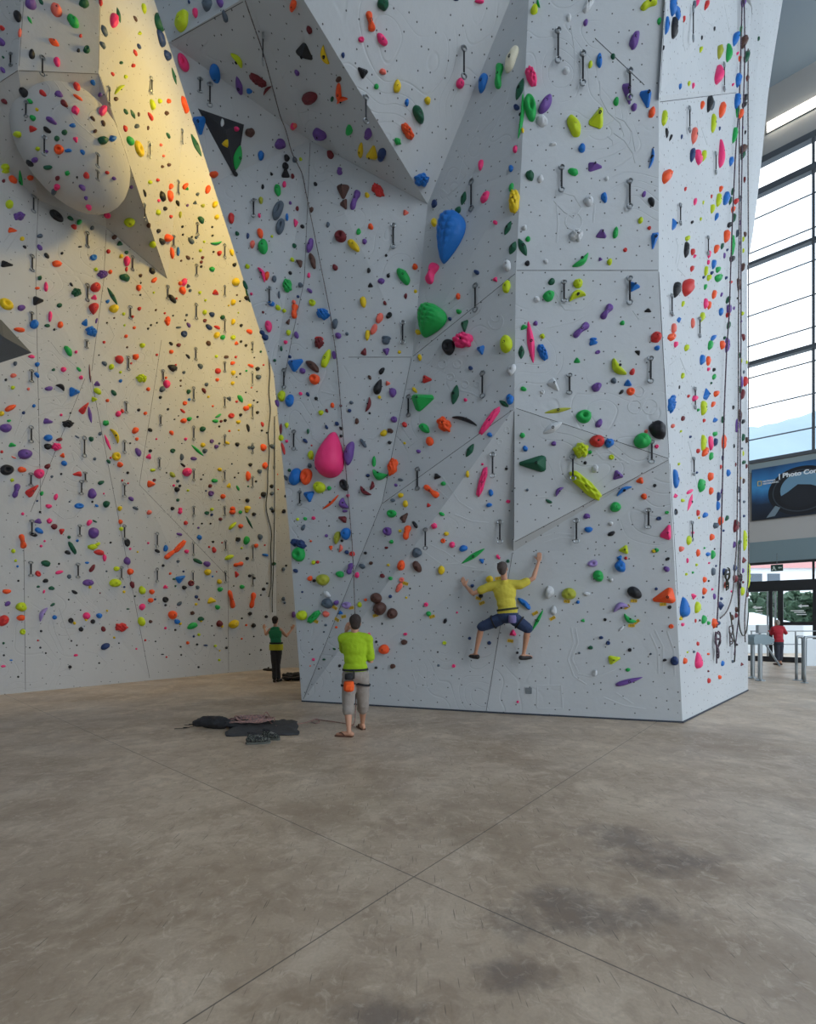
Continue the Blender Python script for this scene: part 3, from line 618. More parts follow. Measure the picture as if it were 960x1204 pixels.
barrier('steel barrier rail with a white panel at the right frame edge', (946.5, 985), 803.0, 749, (948.5, 751.5, 980, 783))
m = MB(); Yr = 19.0; X_ = lambda px: (px - CX) / FPX * Yr; 
t = empty('hand_rail', (X_(883), Yr, 0)); tag(t, 'thin steel hand rail running across in front of the glass doors', 'rail')
for z_ in (CH + (HZ - 742) / FPX * Yr, CH + (HZ - 757.5) / FPX * Yr): m.tube([(0, 0, z_), (X_(972) - X_(883), 0, z_)], .022, 8)
m.build('tube', M_ST, t)
for px in (884, 936, 971): MB().tube([(X_(px) - X_(883), 0, 0), (X_(px) - X_(883), 0, CH + (HZ - 742) / FPX * Yr)], .025, 8).build('post', M_ST, t)
# ------------------------------------------------------------------ climbing holds: where each is bolted, its size, colour and shape
# per block: (left, top, zoom); per hold: cx,cy,length,width,tilt,colour+shape (or cx,cy,size,colour+shape)
HOLDS = [
((480, 200, 6.0), "300,488,365,172,254,Bq=big blue scaly drop hold;165,1075,235,185,245,Gq=big bright green scaly hold;95,70,100,94,0,Bk=ribbed blue block;172,732,155,66,70,Pa=pink peanut hold;187,240,66,36,75,N;392,200,100,40,75,El;352,285,70,46,60,El;545,195,94,44,60,P;730,125,66,34,75,G;752,225,160,68,85,Yk=yellow triple-bulge hold;705,410,110,40,65,El;740,550,100,50,65,El;808,545,134,54,-65,El=green leaf pair on the front edge;846,490,40,G;842,660,40,Kr;820,410,42,W;860,43,78,54,-60,E;935,65,60,40,90,W;185,372,60,40,80,Y;617,372,34,P;700,675,76,60,90,Wb=white lump hold;617,772,40,P;697,826,90,56,80,L;50,685,44,O;485,722,46,34,-45,N;53,857,26,Y;355,893,50,34,90,O;360,1000,40,G;297,1050,28,N;400,1095,92,52,80,Ew;75,1145,44,Y;818,1110,60,40,20,Gw;900,1083,36,V;910,915,44,W"),
((320, 400, 6.0), "422,812,325,205,82,Pd=huge pink teardrop;335,20,80,60,70,D;67,60,40,20,90,E;97,15,30,P;20,143,24,E;165,172,110,86,30,Bw=blue wedge hold;127,118,26,N;217,218,46,V;288,185,112,52,-35,Tb=dark brown curved hold;383,135,145,46,68,Lb=lime blade hold;302,277,76,Or=orange ring hold;440,105,60,34,90,V;650,85,62,44,75,Dw;807,78,54,60,0,Vw;805,10,60,44,0,S;900,85,26,Y;775,218,62,32,50,K;690,263,42,22,-60,T;752,330,112,56,70,Kd=black drop hold;817,305,40,F;853,370,74,50,80,V;759,403,26,Y;680,455,112,36,75,Dc=maroon claw hold;690,515,18,K;862,560,50,Vr;203,378,28,P;253,382,38,26,-70,N;312,412,28,K;427,460,46,28,90,O;347,512,40,L;387,498,34,22,-60,D;486,463,22,D;560,441,28,S;548,498,28,N;600,572,52,30,80,T;70,395,78,52,90,L;127,428,92,58,75,Bs=blue oval left of the dark brown hold;37,445,60,26,-75,V;105,600,44,30,90,L;65,690,54,36,90,L;63,625,76,20,90,D;80,765,90,22,-75,R;255,643,44,20,90,E;104,713,24,P;235,710,44,28,-50,N;385,613,38,22,-60,N;459,590,34,N;488,622,36,24,-30,K;488,677,24,K;280,743,14,R;275,812,66,46,90,L;547,800,162,64,80,Vb=purple blade hold;318,900,44,28,-60,V;266,885,44,30,90,S;168,965,126,78,70,Bs=blue half-dome hold;243,962,118,80,80,Or=orange ring beside the blue half-dome;338,1040,84,Ls=lime dome hold;405,1045,34,G;263,1098,84,74,90,Bw;510,1022,90,58,-65,Kr=black oval with a red core;537,1097,26,P;515,1155,90,76,-60,Vc=purple hook hold;415,1145,160,24,42,Oc;645,728,74,30,-60,S;790,657,58,46,45,Y;835,640,50,38,-20,T;830,723,28,K;721,857,80,28,85,G;762,945,112,84,-20,Gc=green crescent hold;855,895,120,60,75,Ok=orange hook hold;678,955,28,N;907,985,46,22,-10,S;875,1023,26,V;705,1027,72,40,75,Dc;660,1065,100,48,-40,Dc=maroon crescent hold;910,1095,40,Y;943,1155,54,40,90,Y;853,1130,36,28,0,S;937,597,40,R;937,727,20,Y;97,970,46,24,-70,S;124,918,26,E"),
((460, 400, 6.0), "408,50,112,86,90,Kr=big black oval hold;512,5,135,100,15,Pk=pink flower hold;636,67,68,58,90,B;815,30,125,82,85,Ls=lime oval hold;920,85,96,44,88,El;204,122,54,30,-80,Y;563,198,34,N;250,277,72,56,0,Rw;167,352,52,30,-45,Y;217,432,160,120,20,Gw=bright green pyramid;452,385,142,56,78,El=dark green leaf hold;527,422,28,P;852,210,92,50,70,W;840,418,80,50,85,B;797,448,84,36,-35,El;520,568,195,42,-18,Kc=black bat-wing hold;697,570,235,44,54,Pk=upper long pink knobbly hold;378,597,108,84,-50,Ok=orange cluster hold;237,622,84,58,-30,G;275,715,68,54,90,Os=orange dome hold;195,785,32,V;697,668,38,B;557,778,106,44,60,El;645,875,20,P;540,945,54,30,90,Y;642,1000,215,46,74,Pk=lower long pink knobbly hold;705,1077,54,40,90,B;692,1163,46,36,10,B;827,1138,36,28,0,P;815,907,24,K;325,962,56,50,0,Kw;370,1013,36,G;285,1065,125,50,-38,Oa=orange double hold;266,1165,34,R;935,345,52,34,-15,G;928,672,42,G;947,765,48,40,90,B"),
((600, 400, 4.8), "117,12,240,42,-83,Pl=long thin pink hold;183,70,94,44,-65,Bk;468,12,52,44,0,B;495,68,36,24,20,Vr;378,117,42,38,0,G;722,70,40,30,-40,Kw;830,45,36,30,0,B;820,3,48,26,0,R;690,180,42,32,60,R;612,155,122,62,-50,Lc=lime banana hold;245,250,84,50,-50,Ww=white star hold;585,230,36,S;665,245,48,44,0,Bw;681,290,50,46,0,Or;629,293,36,20,45,K;488,266,58,50,20,V;183,293,28,Wr;75,273,40,28,-15,G;270,397,155,26,10,Al=thin yellow leaf hold;416,432,86,74,0,G=big green round hold;502,470,58,36,50,V;240,495,124,48,30,Wl=white leaf hold;492,570,84,70,0,Rs=red dome hold;560,580,58,50,70,B;452,632,26,G;400,622,84,Lk=lime ball hold;573,660,34,Lr;832,508,108,86,-40,Kb=big black shell hold;745,570,94,84,0,Gs=green dome beside the black shell;828,600,26,Pr;768,515,22,F;93,610,46,42,0,B;70,535,30,36,0,G;247,583,32,V;143,697,164,90,180,Ew=dark green shark-fin hold;425,692,22,K;480,725,50,38,80,W;607,763,60,56,0,Vw;425,820,225,66,-42,Lk=big lime corn-cob hold;643,850,104,36,32,Bc=blue banana hold;735,793,48,40,0,O;757,882,38,O;818,820,22,Kr;278,853,72,36,50,Vc;97,845,18,S;220,910,42,22,-30,E;595,942,66,58,20,Gs;905,365,86,44,85,Bk;917,325,34,B;918,485,26,R;930,785,102,34,-82,B;932,880,30,P"),
((320, 600, 5.017), "430,5,34,20,0,V;420,52,62,40,-30,Dw;437,138,74,58,80,Bs;385,160,80,36,80,A;707,20,58,48,0,G;780,45,66,42,60,Tw;845,85,52,22,-62,K;682,125,52,Vr=purple ring hold;757,122,20,Y;798,132,88,44,75,Oa=salmon double hold;706,186,26,G;675,221,26,16,0,D;855,250,66,56,20,S=slate hold over the brown oval;857,332,78,46,-58,Ts=brown oval hold;762,325,64,48,80,O;585,312,24,T;552,252,20,K;533,330,40,34,-30,S;462,345,74,44,70,Va;402,377,52,40,0,G;503,382,40,28,90,P;302,410,78,70,0,As=olive dome hold;225,402,34,O;250,415,22,K;474,257,36,Rr;442,247,28,N;413,180,18,K;348,220,34,26,90,O;404,225,52,30,80,Fc;322,150,22,V;337,92,10,K;229,182,14,O;197,50,24,G;246,46,24,P;152,53,20,L;185,102,42,24,70,S;135,190,50,Nk;172,200,70,48,-40,Nk=navy claw cluster;160,260,86,74,90,Gr=green ring hold;246,307,28,L;270,305,22,R;140,357,34,26,-20,N;179,482,14,N;325,495,52,32,-40,W;328,550,70,62,0,S=dark slate boulder hold;380,545,34,V;440,560,56,44,0,Hr;405,605,32,28,0,Bw;319,612,46,40,0,F;178,620,64,60,0,Ls=lime dome on the left edge;248,628,95,38,45,Gk=green lobster-shaped hold;128,615,40,30,90,V;518,557,40,26,90,L;553,528,20,O;617,518,64,Ts=uppermost dark ball hold;637,578,80,Ts=largest dark ball hold;710,608,64,Ts=lower right dark ball hold;652,387,30,D;700,402,26,G;698,508,24,N;750,455,64,34,60,F;765,410,34,F;687,323,18,Y;815,462,12,K;793,515,16,Y;650,670,12,K;787,730,26,20,0,P;572,734,26,P;616,776,18,K;662,820,64,60,0,Os=bright orange disc hold;780,778,46,34,-10,T;713,920,34,T;615,928,18,K;380,690,16,O;317,677,18,S;307,717,12,S;368,818,22,14,-30,E;307,880,22,14,0,E;245,880,20,P;238,820,12,K;400,917,20,K;277,935,10,K;226,918,9,O"),
((460, 600, 5.017), "255,92,40,P;327,138,34,28,0,Y;307,180,32,Or;361,203,42,38,80,P;427,225,52,42,10,B;485,270,165,30,33,Gl=long green blade hold;536,298,40,30,-50,Bw;632,275,36,22,-50,P;300,22,38,26,-30,G;690,300,24,E;297,353,56,42,90,Ys=yellow knob hold;207,556,30,Pr;222,610,34,G;320,653,38,24,65,Kr;390,603,14,P;464,755,22,N;580,782,26,Nr;315,782,28,24,0,L;276,836,12,K;280,915,18,S;370,918,24,Pr;720,725,46,P;788,550,92,34,-42,Bb=blue finger hold;480,445,24,N;530,505,30,K;582,408,50,Y;865,650,145,22,62,Gl=slim green stick hold;746,840,18,K;748,1130,18,P"),
((620, 600, 4.63), "325,32,42,34,0,V;335,105,48,34,10,B;460,127,46,28,30,K;457,72,26,W;718,45,34,24,10,Nr;762,12,26,20,0,G;760,125,86,60,70,Pw=pink fin hold;705,217,32,26,0,G;690,222,24,Y;530,215,54,50,0,Lw;505,262,42,34,90,Bw;508,305,64,Bb=blue knob hold;538,260,20,R;358,290,58,40,12,Hr;388,357,68,58,-60,Gs=green dome near the centre right;457,378,28,W;766,265,30,20,25,Kr;760,320,42,32,-50,V;808,10,40,20,90,K;585,448,86,58,-32,Ks=black football-shaped hold;755,470,130,84,195,Ow=orange anvil hold;847,528,112,54,90,Bd=blue drop on the corner;510,530,92,54,20,Hc=lilac crescent hold;560,590,84,44,-32,Gc=green claw hold;228,455,80,64,0,As=olive bowl hold;122,445,68,54,90,Wb=white rough hold;325,455,44,24,0,W;145,545,50,40,90,W;277,500,22,B;704,428,20,N;777,527,24,Kr;785,632,32,28,0,Or;845,622,22,P;425,595,20,Kr;305,600,26,22,0,G;404,693,26,20,0,N;442,722,26,Nr;346,748,34,22,0,E;285,777,14,S;560,760,24,Kr;674,782,14,S;470,812,72,50,12,Lw=lime tent-shaped hold;550,868,32,22,0,G;370,885,40,28,70,W;555,930,155,30,16,Vd=long purple tadpole hold;750,815,26,18,0,K;803,820,52,46,90,Ns=navy disc near the corner;857,820,40,28,90,O;513,645,44,16,40,W"),
((320, 0, 5.333), "133,33,74,44,85,O;236,186,54,32,-65,D;205,322,125,80,-42,Kw=black triangular hold;335,343,128,42,-72,Yc=yellow curved hold;158,455,46,28,-55,V;240,610,92,72,0,D=dark red boulder hold;420,495,38,T;420,580,112,34,-86,O;440,628,78,42,25,Oc;378,620,38,22,90,E;137,790,44,F;300,840,88,62,-38,Vb=lilac rock hold;485,815,72,42,85,G;605,838,68,48,90,V;557,943,90,32,90,Y;630,963,90,70,80,Yw=yellow trapezoid hold;690,968,90,46,85,N;367,975,50,D;425,1060,30,20,0,V;617,135,132,48,-78,Oa=orange sausage hold;697,25,92,66,90,E=dark green hold near the top;560,248,44,Pr;690,250,90,50,-60,P;446,346,40,26,90,N;569,455,80,60,-60,Kw;695,450,52,42,-50,F;655,543,42,34,90,G;785,543,86,44,90,Y;846,643,56,26,90,B;918,718,126,58,-70,Es=dark green pebble hold;850,825,115,52,-60,Ok=upper orange claw hold;788,887,54,42,-60,Gk"),
((480, 0, 6.0), "505,10,66,36,0,P;340,0,40,16,0,N;890,75,66,54,90,Lb;920,25,74,26,-75,Gc;367,590,80,58,90,Ps=small pink knob below a quickdraw;733,425,192,62,68,Cb=long cream hold;643,540,182,54,84,Ga=bright green bowling-pin hold;531,587,134,54,75,B=blue pebble right of the pink knob;138,710,60,48,90,Y;790,630,165,50,72,El=dark green leaf above the vines;800,820,335,34,84,Gc=long green vine hold;862,765,190,80,-80,Gr;868,548,132,62,-68,Pk=pink shell hold;767,760,46,N;757,1055,58,34,75,P;515,1165,82,34,80,P;728,1190,56,34,75,B;810,920,40,20,90,Y"),
((620, 0, 6.0), "435,35,125,46,60,Wk;295,130,54,40,90,W;858,37,125,54,28,La;413,163,54,34,70,V;932,152,58,30,90,G;757,290,134,56,72,Vb;447,458,56,34,80,L;509,432,98,38,88,B;606,403,42,34,90,E;275,505,50,W;128,745,142,66,55,Vs=glossy purple oval hold;105,860,92,64,-50,W;330,898,152,80,-70,Lb=lime coffee-bean hold;495,845,155,100,70,Lw=lime arrowhead hold;183,1020,56,28,0,W;386,1050,62,50,90,B;628,720,62,40,80,G;708,650,160,60,-80,Vw=purple arrow hold;753,762,54,46,90,V;840,690,132,80,-80,Bw=blue fin hold;880,797,86,44,75,O;877,1120,150,34,80,Bc;470,1180,104,62,0,Vw=purple cap hold"),
((760, 0, 6.0), "180,50,132,54,-85,B;215,100,112,40,-70,B;142,185,132,36,85,B;190,205,164,52,88,Kb=black drop at the top right;265,135,50,24,90,R;122,338,40,14,90,K;335,40,70,30,90,S;357,20,60,30,80,P;420,40,82,40,65,R;480,205,34,20,90,K;391,268,36,20,90,K;383,352,46,34,90,L;513,368,106,46,88,A;573,375,132,50,88,Gd=green drop hold;623,277,104,58,60,B;668,215,80,16,85,G;500,530,138,78,80,Pd=pink heart-shaped hold;238,612,50,28,90,B;300,592,40,28,90,L;330,608,48,24,-80,P;642,570,106,46,88,B;700,405,92,46,65,E;660,415,50,20,90,O;642,380,26,P;686,300,90,50,80,T;683,25,62,34,90,V;748,90,80,34,90,T;762,290,76,28,90,T;793,275,40,16,90,E;711,555,50,30,90,D;718,492,26,V;610,600,24,P;392,745,60,36,85,O;440,738,112,50,88,K;465,745,80,30,80,S;527,780,122,50,75,O;468,875,132,40,85,L;122,838,102,44,88,Lb=yellow-green oval at the panel edge;143,940,72,24,-80,K;172,972,56,24,60,K;249,967,40,18,90,N;517,908,34,20,90,N;332,960,122,46,88,F;633,720,100,50,90,B;693,695,60,40,90,K;640,790,90,30,90,G;662,808,82,40,78,O;685,745,44,K;733,800,72,24,90,T;618,955,112,40,75,G;522,1085,204,48,88,Pd=long pink drop hold;320,1095,100,40,85,N;360,1115,112,50,-60,P;403,1100,80,42,90,L;595,1140,72,40,75,B;673,1060,64,T;675,1095,80,40,80,E;680,905,30,14,90,V;698,935,34,16,90,K;840,1040,44,24,90,F"),
((320, 200, 5.333), "248,250,40,26,70,T;274,90,26,K;425,15,38,V;447,130,92,76,-90,Tw=brown hourglass hold;454,215,66,50,90,Tw;522,190,126,42,70,Va=long violet hold;597,160,34,Y;665,132,92,56,-45,Rk=dark red bone-shaped hold;838,268,42,F;352,343,38,24,80,S;432,420,76,72,0,Dr=maroon skull-shaped hold;544,388,48,30,75,G;513,475,88,50,-45,Yb=yellow potato hold;581,450,34,V;620,357,38,O;240,475,88,36,75,V;255,570,98,36,-72,T;397,612,44,36,-60,D;717,536,18,K;608,630,36,24,80,K;686,698,50,36,15,V;730,664,26,K;618,724,36,Kw;826,670,108,62,-52,Gb=green bean hold;900,608,40,Ow;903,763,26,Y;839,790,38,22,90,D;573,828,70,42,90,Y;708,834,32,22,-80,D;237,757,42,26,-40,V;232,660,38,20,90,P;253,833,46,L;322,905,84,66,-20,Bk=blue heart-shaped hold;676,930,72,42,60,F;640,1000,82,34,65,F;735,912,52,34,50,Kr;395,965,74,34,75,S;417,1040,42,V;471,1028,24,S;297,1060,60,30,0,R;600,1035,72,30,80,Y;718,1055,60,30,0,S"),
((600, 200, 5.333), "395,15,76,40,-15,G;605,55,30,W;493,200,60,56,0,W=round white hold;590,175,64,40,-80,B;662,395,76,34,85,G;573,405,66,60,0,Vw;415,415,84,70,0,Wk=white cauliflower hold;445,570,134,52,40,Gc=green bean-pod hold;566,560,28,V;624,578,44,36,90,L;722,502,28,Rr;873,365,26,Rr;818,318,44,34,80,L;840,153,42,28,80,V;886,202,68,34,-65,K;905,435,112,44,78,Bw;260,702,52,42,35,E;242,793,74,66,0,G;425,715,62,56,0,L;420,795,112,66,20,Lc=lime horn hold;775,733,72,62,0,Bw=blue cap beside a quickdraw;605,890,104,50,55,Va=upper purple double hold;445,1005,124,48,42,Va=lower purple double hold;865,882,50,32,0,Kw;704,960,36,30,0,G;168,815,42,W;225,575,32,W;203,1043,34,L;522,1060,50,20,0,B"),
((760, 200, 6.0), "135,50,98,76,60,Os=big orange round hold;275,135,36,24,90,R;342,225,54,32,80,P;402,230,34,18,90,L;460,187,36,16,90,R;523,135,50,36,90,O;505,215,102,40,85,L;463,275,72,36,90,L;557,205,102,54,75,B;493,330,66,30,60,B;590,215,60,26,80,E;607,155,60,26,75,E;608,280,50,40,90,O;628,225,44,R;658,203,58,34,90,S;692,68,46,20,90,D;193,388,88,48,-85,Bw;322,370,26,K;384,347,30,20,90,L;278,565,106,40,88,K=black peg hold;287,485,50,40,0,L;325,580,56,38,-60,R;340,610,32,P;320,697,50,34,70,R;560,470,88,56,85,O;583,390,58,40,0,K;615,340,72,30,75,E;533,538,50,30,70,E;607,530,152,30,88,G;490,558,72,44,65,O;440,595,64,28,90,P;437,652,40,26,90,P;472,665,76,36,85,B;418,715,72,32,85,L;438,762,46,L;502,705,58,44,0,G;502,765,72,58,0,G;460,728,30,N;403,758,24,N;415,825,46,30,85,G;550,605,46,20,90,V;600,630,60,44,0,K;570,565,22,N;658,375,52,22,80,V;640,450,60,26,85,S;655,520,44,16,90,N;695,455,52,24,-60,T;683,490,44,20,90,L;683,570,36,18,90,L;680,685,62,28,80,T;648,810,92,34,-80,T;596,792,46,24,0,R;562,762,26,N;208,845,112,56,88,Kb=black drop beside the rose dome;280,832,118,92,85,Rs=big rose dome hold;475,880,72,38,75,O;530,880,38,22,60,V;573,918,62,38,50,E;415,945,76,36,90,P;440,955,60,36,90,O;390,1040,72,44,70,L;523,1002,62,38,90,B;578,985,78,46,85,V;570,1025,40,R;577,1097,62,34,75,E;228,1058,48,38,90,B;325,1083,76,30,90,F;258,945,50,28,80,L;190,1120,72,44,90,F;175,1180,82,50,10,O;70,1180,76,70,0,Rs=rose dome on the panel edge;18,990,40,K;470,1185,72,34,25,B;618,975,32,18,90,V;643,905,18,K;662,940,14,K;673,1015,34,L;653,1012,14,K;668,1070,20,V;683,1180,62,26,-70,D;550,1185,26,E"),
((760, 400, 4.8), "225,45,44,34,90,L;165,25,40,30,90,P;358,30,62,34,80,G;425,28,56,36,-70,O;452,30,82,30,85,V;312,113,56,38,90,B;347,118,58,30,85,O;350,165,24,P;380,168,24,K;380,208,38,28,70,G;366,243,16,E;204,202,36,26,90,L;187,266,26,10,90,K;335,310,72,44,80,Bw=bright blue triangle on the right face;390,303,40,O;375,362,46,28,50,O;318,383,78,38,88,L=lime block under the blue triangle;270,330,40,P;237,317,20,R;292,395,20,G;386,453,44,34,0,Bw;325,454,24,R;205,443,34,26,90,D;148,485,26,F;195,515,16,L;248,546,18,N;318,580,82,34,88,L;360,580,88,28,-82,P;385,530,38,32,0,G;388,575,52,26,80,N;433,575,78,30,88,O;290,626,28,R;328,632,62,40,60,O;363,655,52,26,80,G;430,665,36,16,90,N;430,450,42,26,90,E;460,750,46,30,90,B;420,715,30,14,90,R;183,700,18,L;285,748,16,N;358,770,56,38,80,O;362,852,46,32,80,O;305,820,78,46,80,G;245,855,72,20,22,P;248,915,105,28,64,Pl=pink branching hold;205,905,34,22,-10,L;165,972,36,20,90,S;290,975,38,26,90,R;297,1003,16,Y;330,988,46,34,20,B;405,882,52,26,85,N;402,935,52,24,90,B;425,852,34,16,70,V;415,1020,52,36,80,O;453,1005,40,26,60,E;387,1047,38,S;435,1075,16,N;367,1112,46,34,70,O;237,1130,58,32,90,L;195,1178,40,34,0,F;260,1087,20,P;525,85,38,24,90,E;535,118,30,14,90,L;567,125,24,12,90,L;550,180,24,16,90,S;555,235,62,30,85,R;535,235,72,20,-80,V;527,280,42,24,90,E;540,305,62,28,80,D;490,380,28,18,90,K;527,425,72,22,-85,T;510,485,82,24,85,V;545,460,36,26,20,K;545,550,46,26,80,E;565,565,42,22,90,T;495,598,28,12,90,K;540,612,14,S;547,640,36,12,90,L;548,690,32,26,0,E;565,712,28,16,90,D;505,702,28,10,90,D;530,780,16,Y;548,795,32,20,80,T;517,845,46,32,70,S;525,905,18,S;550,912,18,S;550,993,18,N;500,1050,72,36,80,D;525,1140,38,24,30,E;495,1155,42,20,80,V;553,1130,115,22,88,Lk=upper tall lime strip hold"),
((760, 620, 4.8), "290,145,46,28,85,O;232,188,34,16,90,P;283,212,18,L;262,255,16,G;225,265,18,L;327,295,40,28,80,O;352,303,14,K;354,202,14,P;373,155,52,30,90,G;347,152,42,26,0,B;375,250,52,28,90,S;325,360,46,32,70,O;320,395,16,N;372,350,16,P;265,388,42,36,-60,Pw;285,452,68,40,85,L=lime hold right of the blue drop;193,517,20,Y;322,520,52,34,80,G;302,525,14,K;350,540,24,G;278,527,26,14,90,R;380,540,56,38,85,Ok=orange hold above the rope bundle;402,540,30,N;383,390,38,22,90,V;415,440,56,40,-70,Nw=navy hold right of the rope;422,403,20,N;438,250,46,34,90,N;393,218,14,N;385,122,12,K;328,117,14,G;290,657,28,20,90,R;288,750,94,48,90,Pd=pink drop low on the right face;350,715,26,16,0,O;232,705,14,L;268,702,18,S;429,768,38,24,60,B;487,757,20,S;538,774,24,D;350,812,14,D;352,865,34,28,80,R;412,845,26,O;495,640,14,K;510,662,16,K;463,705,8,K;548,188,42,32,90,D;545,245,32,16,90,V;497,230,42,28,90,N;497,290,52,34,90,D;523,300,62,26,80,E;527,85,38,24,60,E;498,100,42,22,80,V;575,270,145,18,88,Lk=lower tall lime strip hold;540,360,52,28,85,L;567,380,38,18,90,D;545,310,16,D;507,465,36,26,90,T;482,510,38,26,90,T;505,498,34,24,90,D;480,362,14,P;445,325,42,24,80,F"),
((160, 0, 4.8), "567,728,32,P;507,810,50,40,90,Yw;575,890,140,50,80,Gl=teal blade hold below the black volume;488,695,44,22,90,W;265,125,135,52,72,Lb=lime slab hold on the overhang;337,75,60,26,88,P;405,28,76,50,85,S;477,18,50,38,90,V;300,12,26,12,90,N;503,92,74,28,-72,S;268,355,112,54,-68,Pr=pink oval on the overhang;453,422,128,54,-72,Bd=blue tongue hold;572,338,108,38,-52,Lc;583,490,122,38,-76,Vl=violet spike hold;690,450,112,38,-35,Dk=dark red rope-like hold;740,510,74,28,50,Dc;640,513,42,28,-20,B;890,30,68,40,90,O;912,408,46,26,-65,V;890,710,40,P;645,750,54,T;815,815,66,60,80,V;706,878,58,38,85,B;852,895,38,K;845,940,42,K;897,905,32,S;930,900,20,L;360,700,112,74,-85,Bw=blue shark-tooth hold;272,590,100,38,-72,O;340,820,142,28,-65,El;215,430,105,22,-68,El"),
((160, 200, 4.8), "195,92,40,28,80,O;190,145,68,36,-80,O;147,148,64,34,-75,Kb=black pebble on the yellow-lit wall;127,172,20,P;121,56,22,R;162,217,26,K;123,238,36,30,80,L;195,262,22,R;235,187,42,20,-60,K;250,252,42,18,90,A;290,200,18,V;278,92,46,30,60,O;287,105,24,G;405,110,52,30,85,O;445,195,46,32,60,Y;455,266,30,Y;377,202,24,A;367,282,52,28,-50,E;333,185,26,S;347,137,22,S;262,320,16,K;264,365,14,K;125,343,26,K;177,383,48,O;145,403,50,30,-50,K;237,460,58,18,90,B;203,468,72,24,-82,O;310,400,52,24,-50,S;315,378,14,K;340,380,20,S;385,405,16,L;453,411,74,24,8,Gc=green bean on the yellow-lit wall;432,370,14,K;430,322,14,K;470,470,30,R;437,462,14,K;293,495,36,20,-50,T;255,512,14,T;363,455,20,L;375,495,20,D;368,520,20,D;368,545,16,K;320,500,10,T;428,560,36,28,-30,G;540,465,46,24,-70,Y;555,535,24,K;205,728,64,26,-55,K;228,725,14,R;270,633,48,34,60,P;262,680,52,34,-70,O;250,640,26,O;295,655,26,S;305,680,20,S;448,692,42,36,-30,Rw=red wedge on the yellow-lit wall;562,633,50,40,-60,Y;548,747,38,30,70,Y;360,692,20,L;392,735,16,L;387,803,28,L;428,815,38,28,-50,N;488,832,28,E;548,857,36,26,80,Y;388,850,24,D;411,887,46,28,-40,N;458,888,46,18,-25,R;593,877,20,K;640,912,44,24,-30,O;455,932,42,34,60,Y;488,945,30,G;548,945,30,L;178,838,26,O;178,865,28,O;240,888,36,14,0,S;297,875,36,20,-60,V;271,925,44,38,-60,N;286,818,16,S;209,822,12,K;278,847,12,K;570,705,12,T;587,740,12,K;523,765,12,Y;578,805,10,L;617,650,62,22,-70,E;632,700,94,20,-75,E;625,722,30,K;440,25,52,42,0,O;560,20,50,24,-60,K;845,22,62,46,90,K=black knob on the rope line;885,36,30,24,90,D;838,82,40,24,90,P;801,115,72,36,-85,G;766,24,18,K;716,95,32,18,80,K;706,172,42,28,90,A;539,273,60,36,88,R;802,230,115,50,68,Sr=upper slate oval hold;816,320,92,46,75,Sr=lower slate oval hold;872,187,20,V;853,266,46,20,90,B;911,218,32,20,85,D;902,298,52,28,-85,Pw;697,257,28,18,90,P;572,360,26,E;632,372,38,18,90,N;702,358,58,36,-85,O;658,420,48,28,85,F;768,375,16,L;719,435,82,54,88,Gs=green egg hold on the left flank;895,428,30,26,90,E;941,320,24,K;884,507,26,L;630,545,28,L;924,525,56,36,-60,Tw;872,582,22,K;712,590,94,36,-65,Pc=pink claw on the left flank;740,597,52,26,75,O;781,615,46,28,85,S;857,655,74,50,90,Gk=green cactus hold;930,650,30,S;808,705,46,16,90,S;915,715,18,N;765,755,42,34,-20,B;718,803,16,D;652,700,18,P;803,778,38,30,-30,L;838,795,24,L;897,798,82,36,85,Oa=orange pear on the left flank;892,745,24,F;860,858,42,24,70,Tw;749,883,68,40,-85,Ps=pink egg hold on the left flank;862,918,36,28,80,L;907,932,46,28,-70,V;713,918,38,28,-20,N;730,945,40,N"),
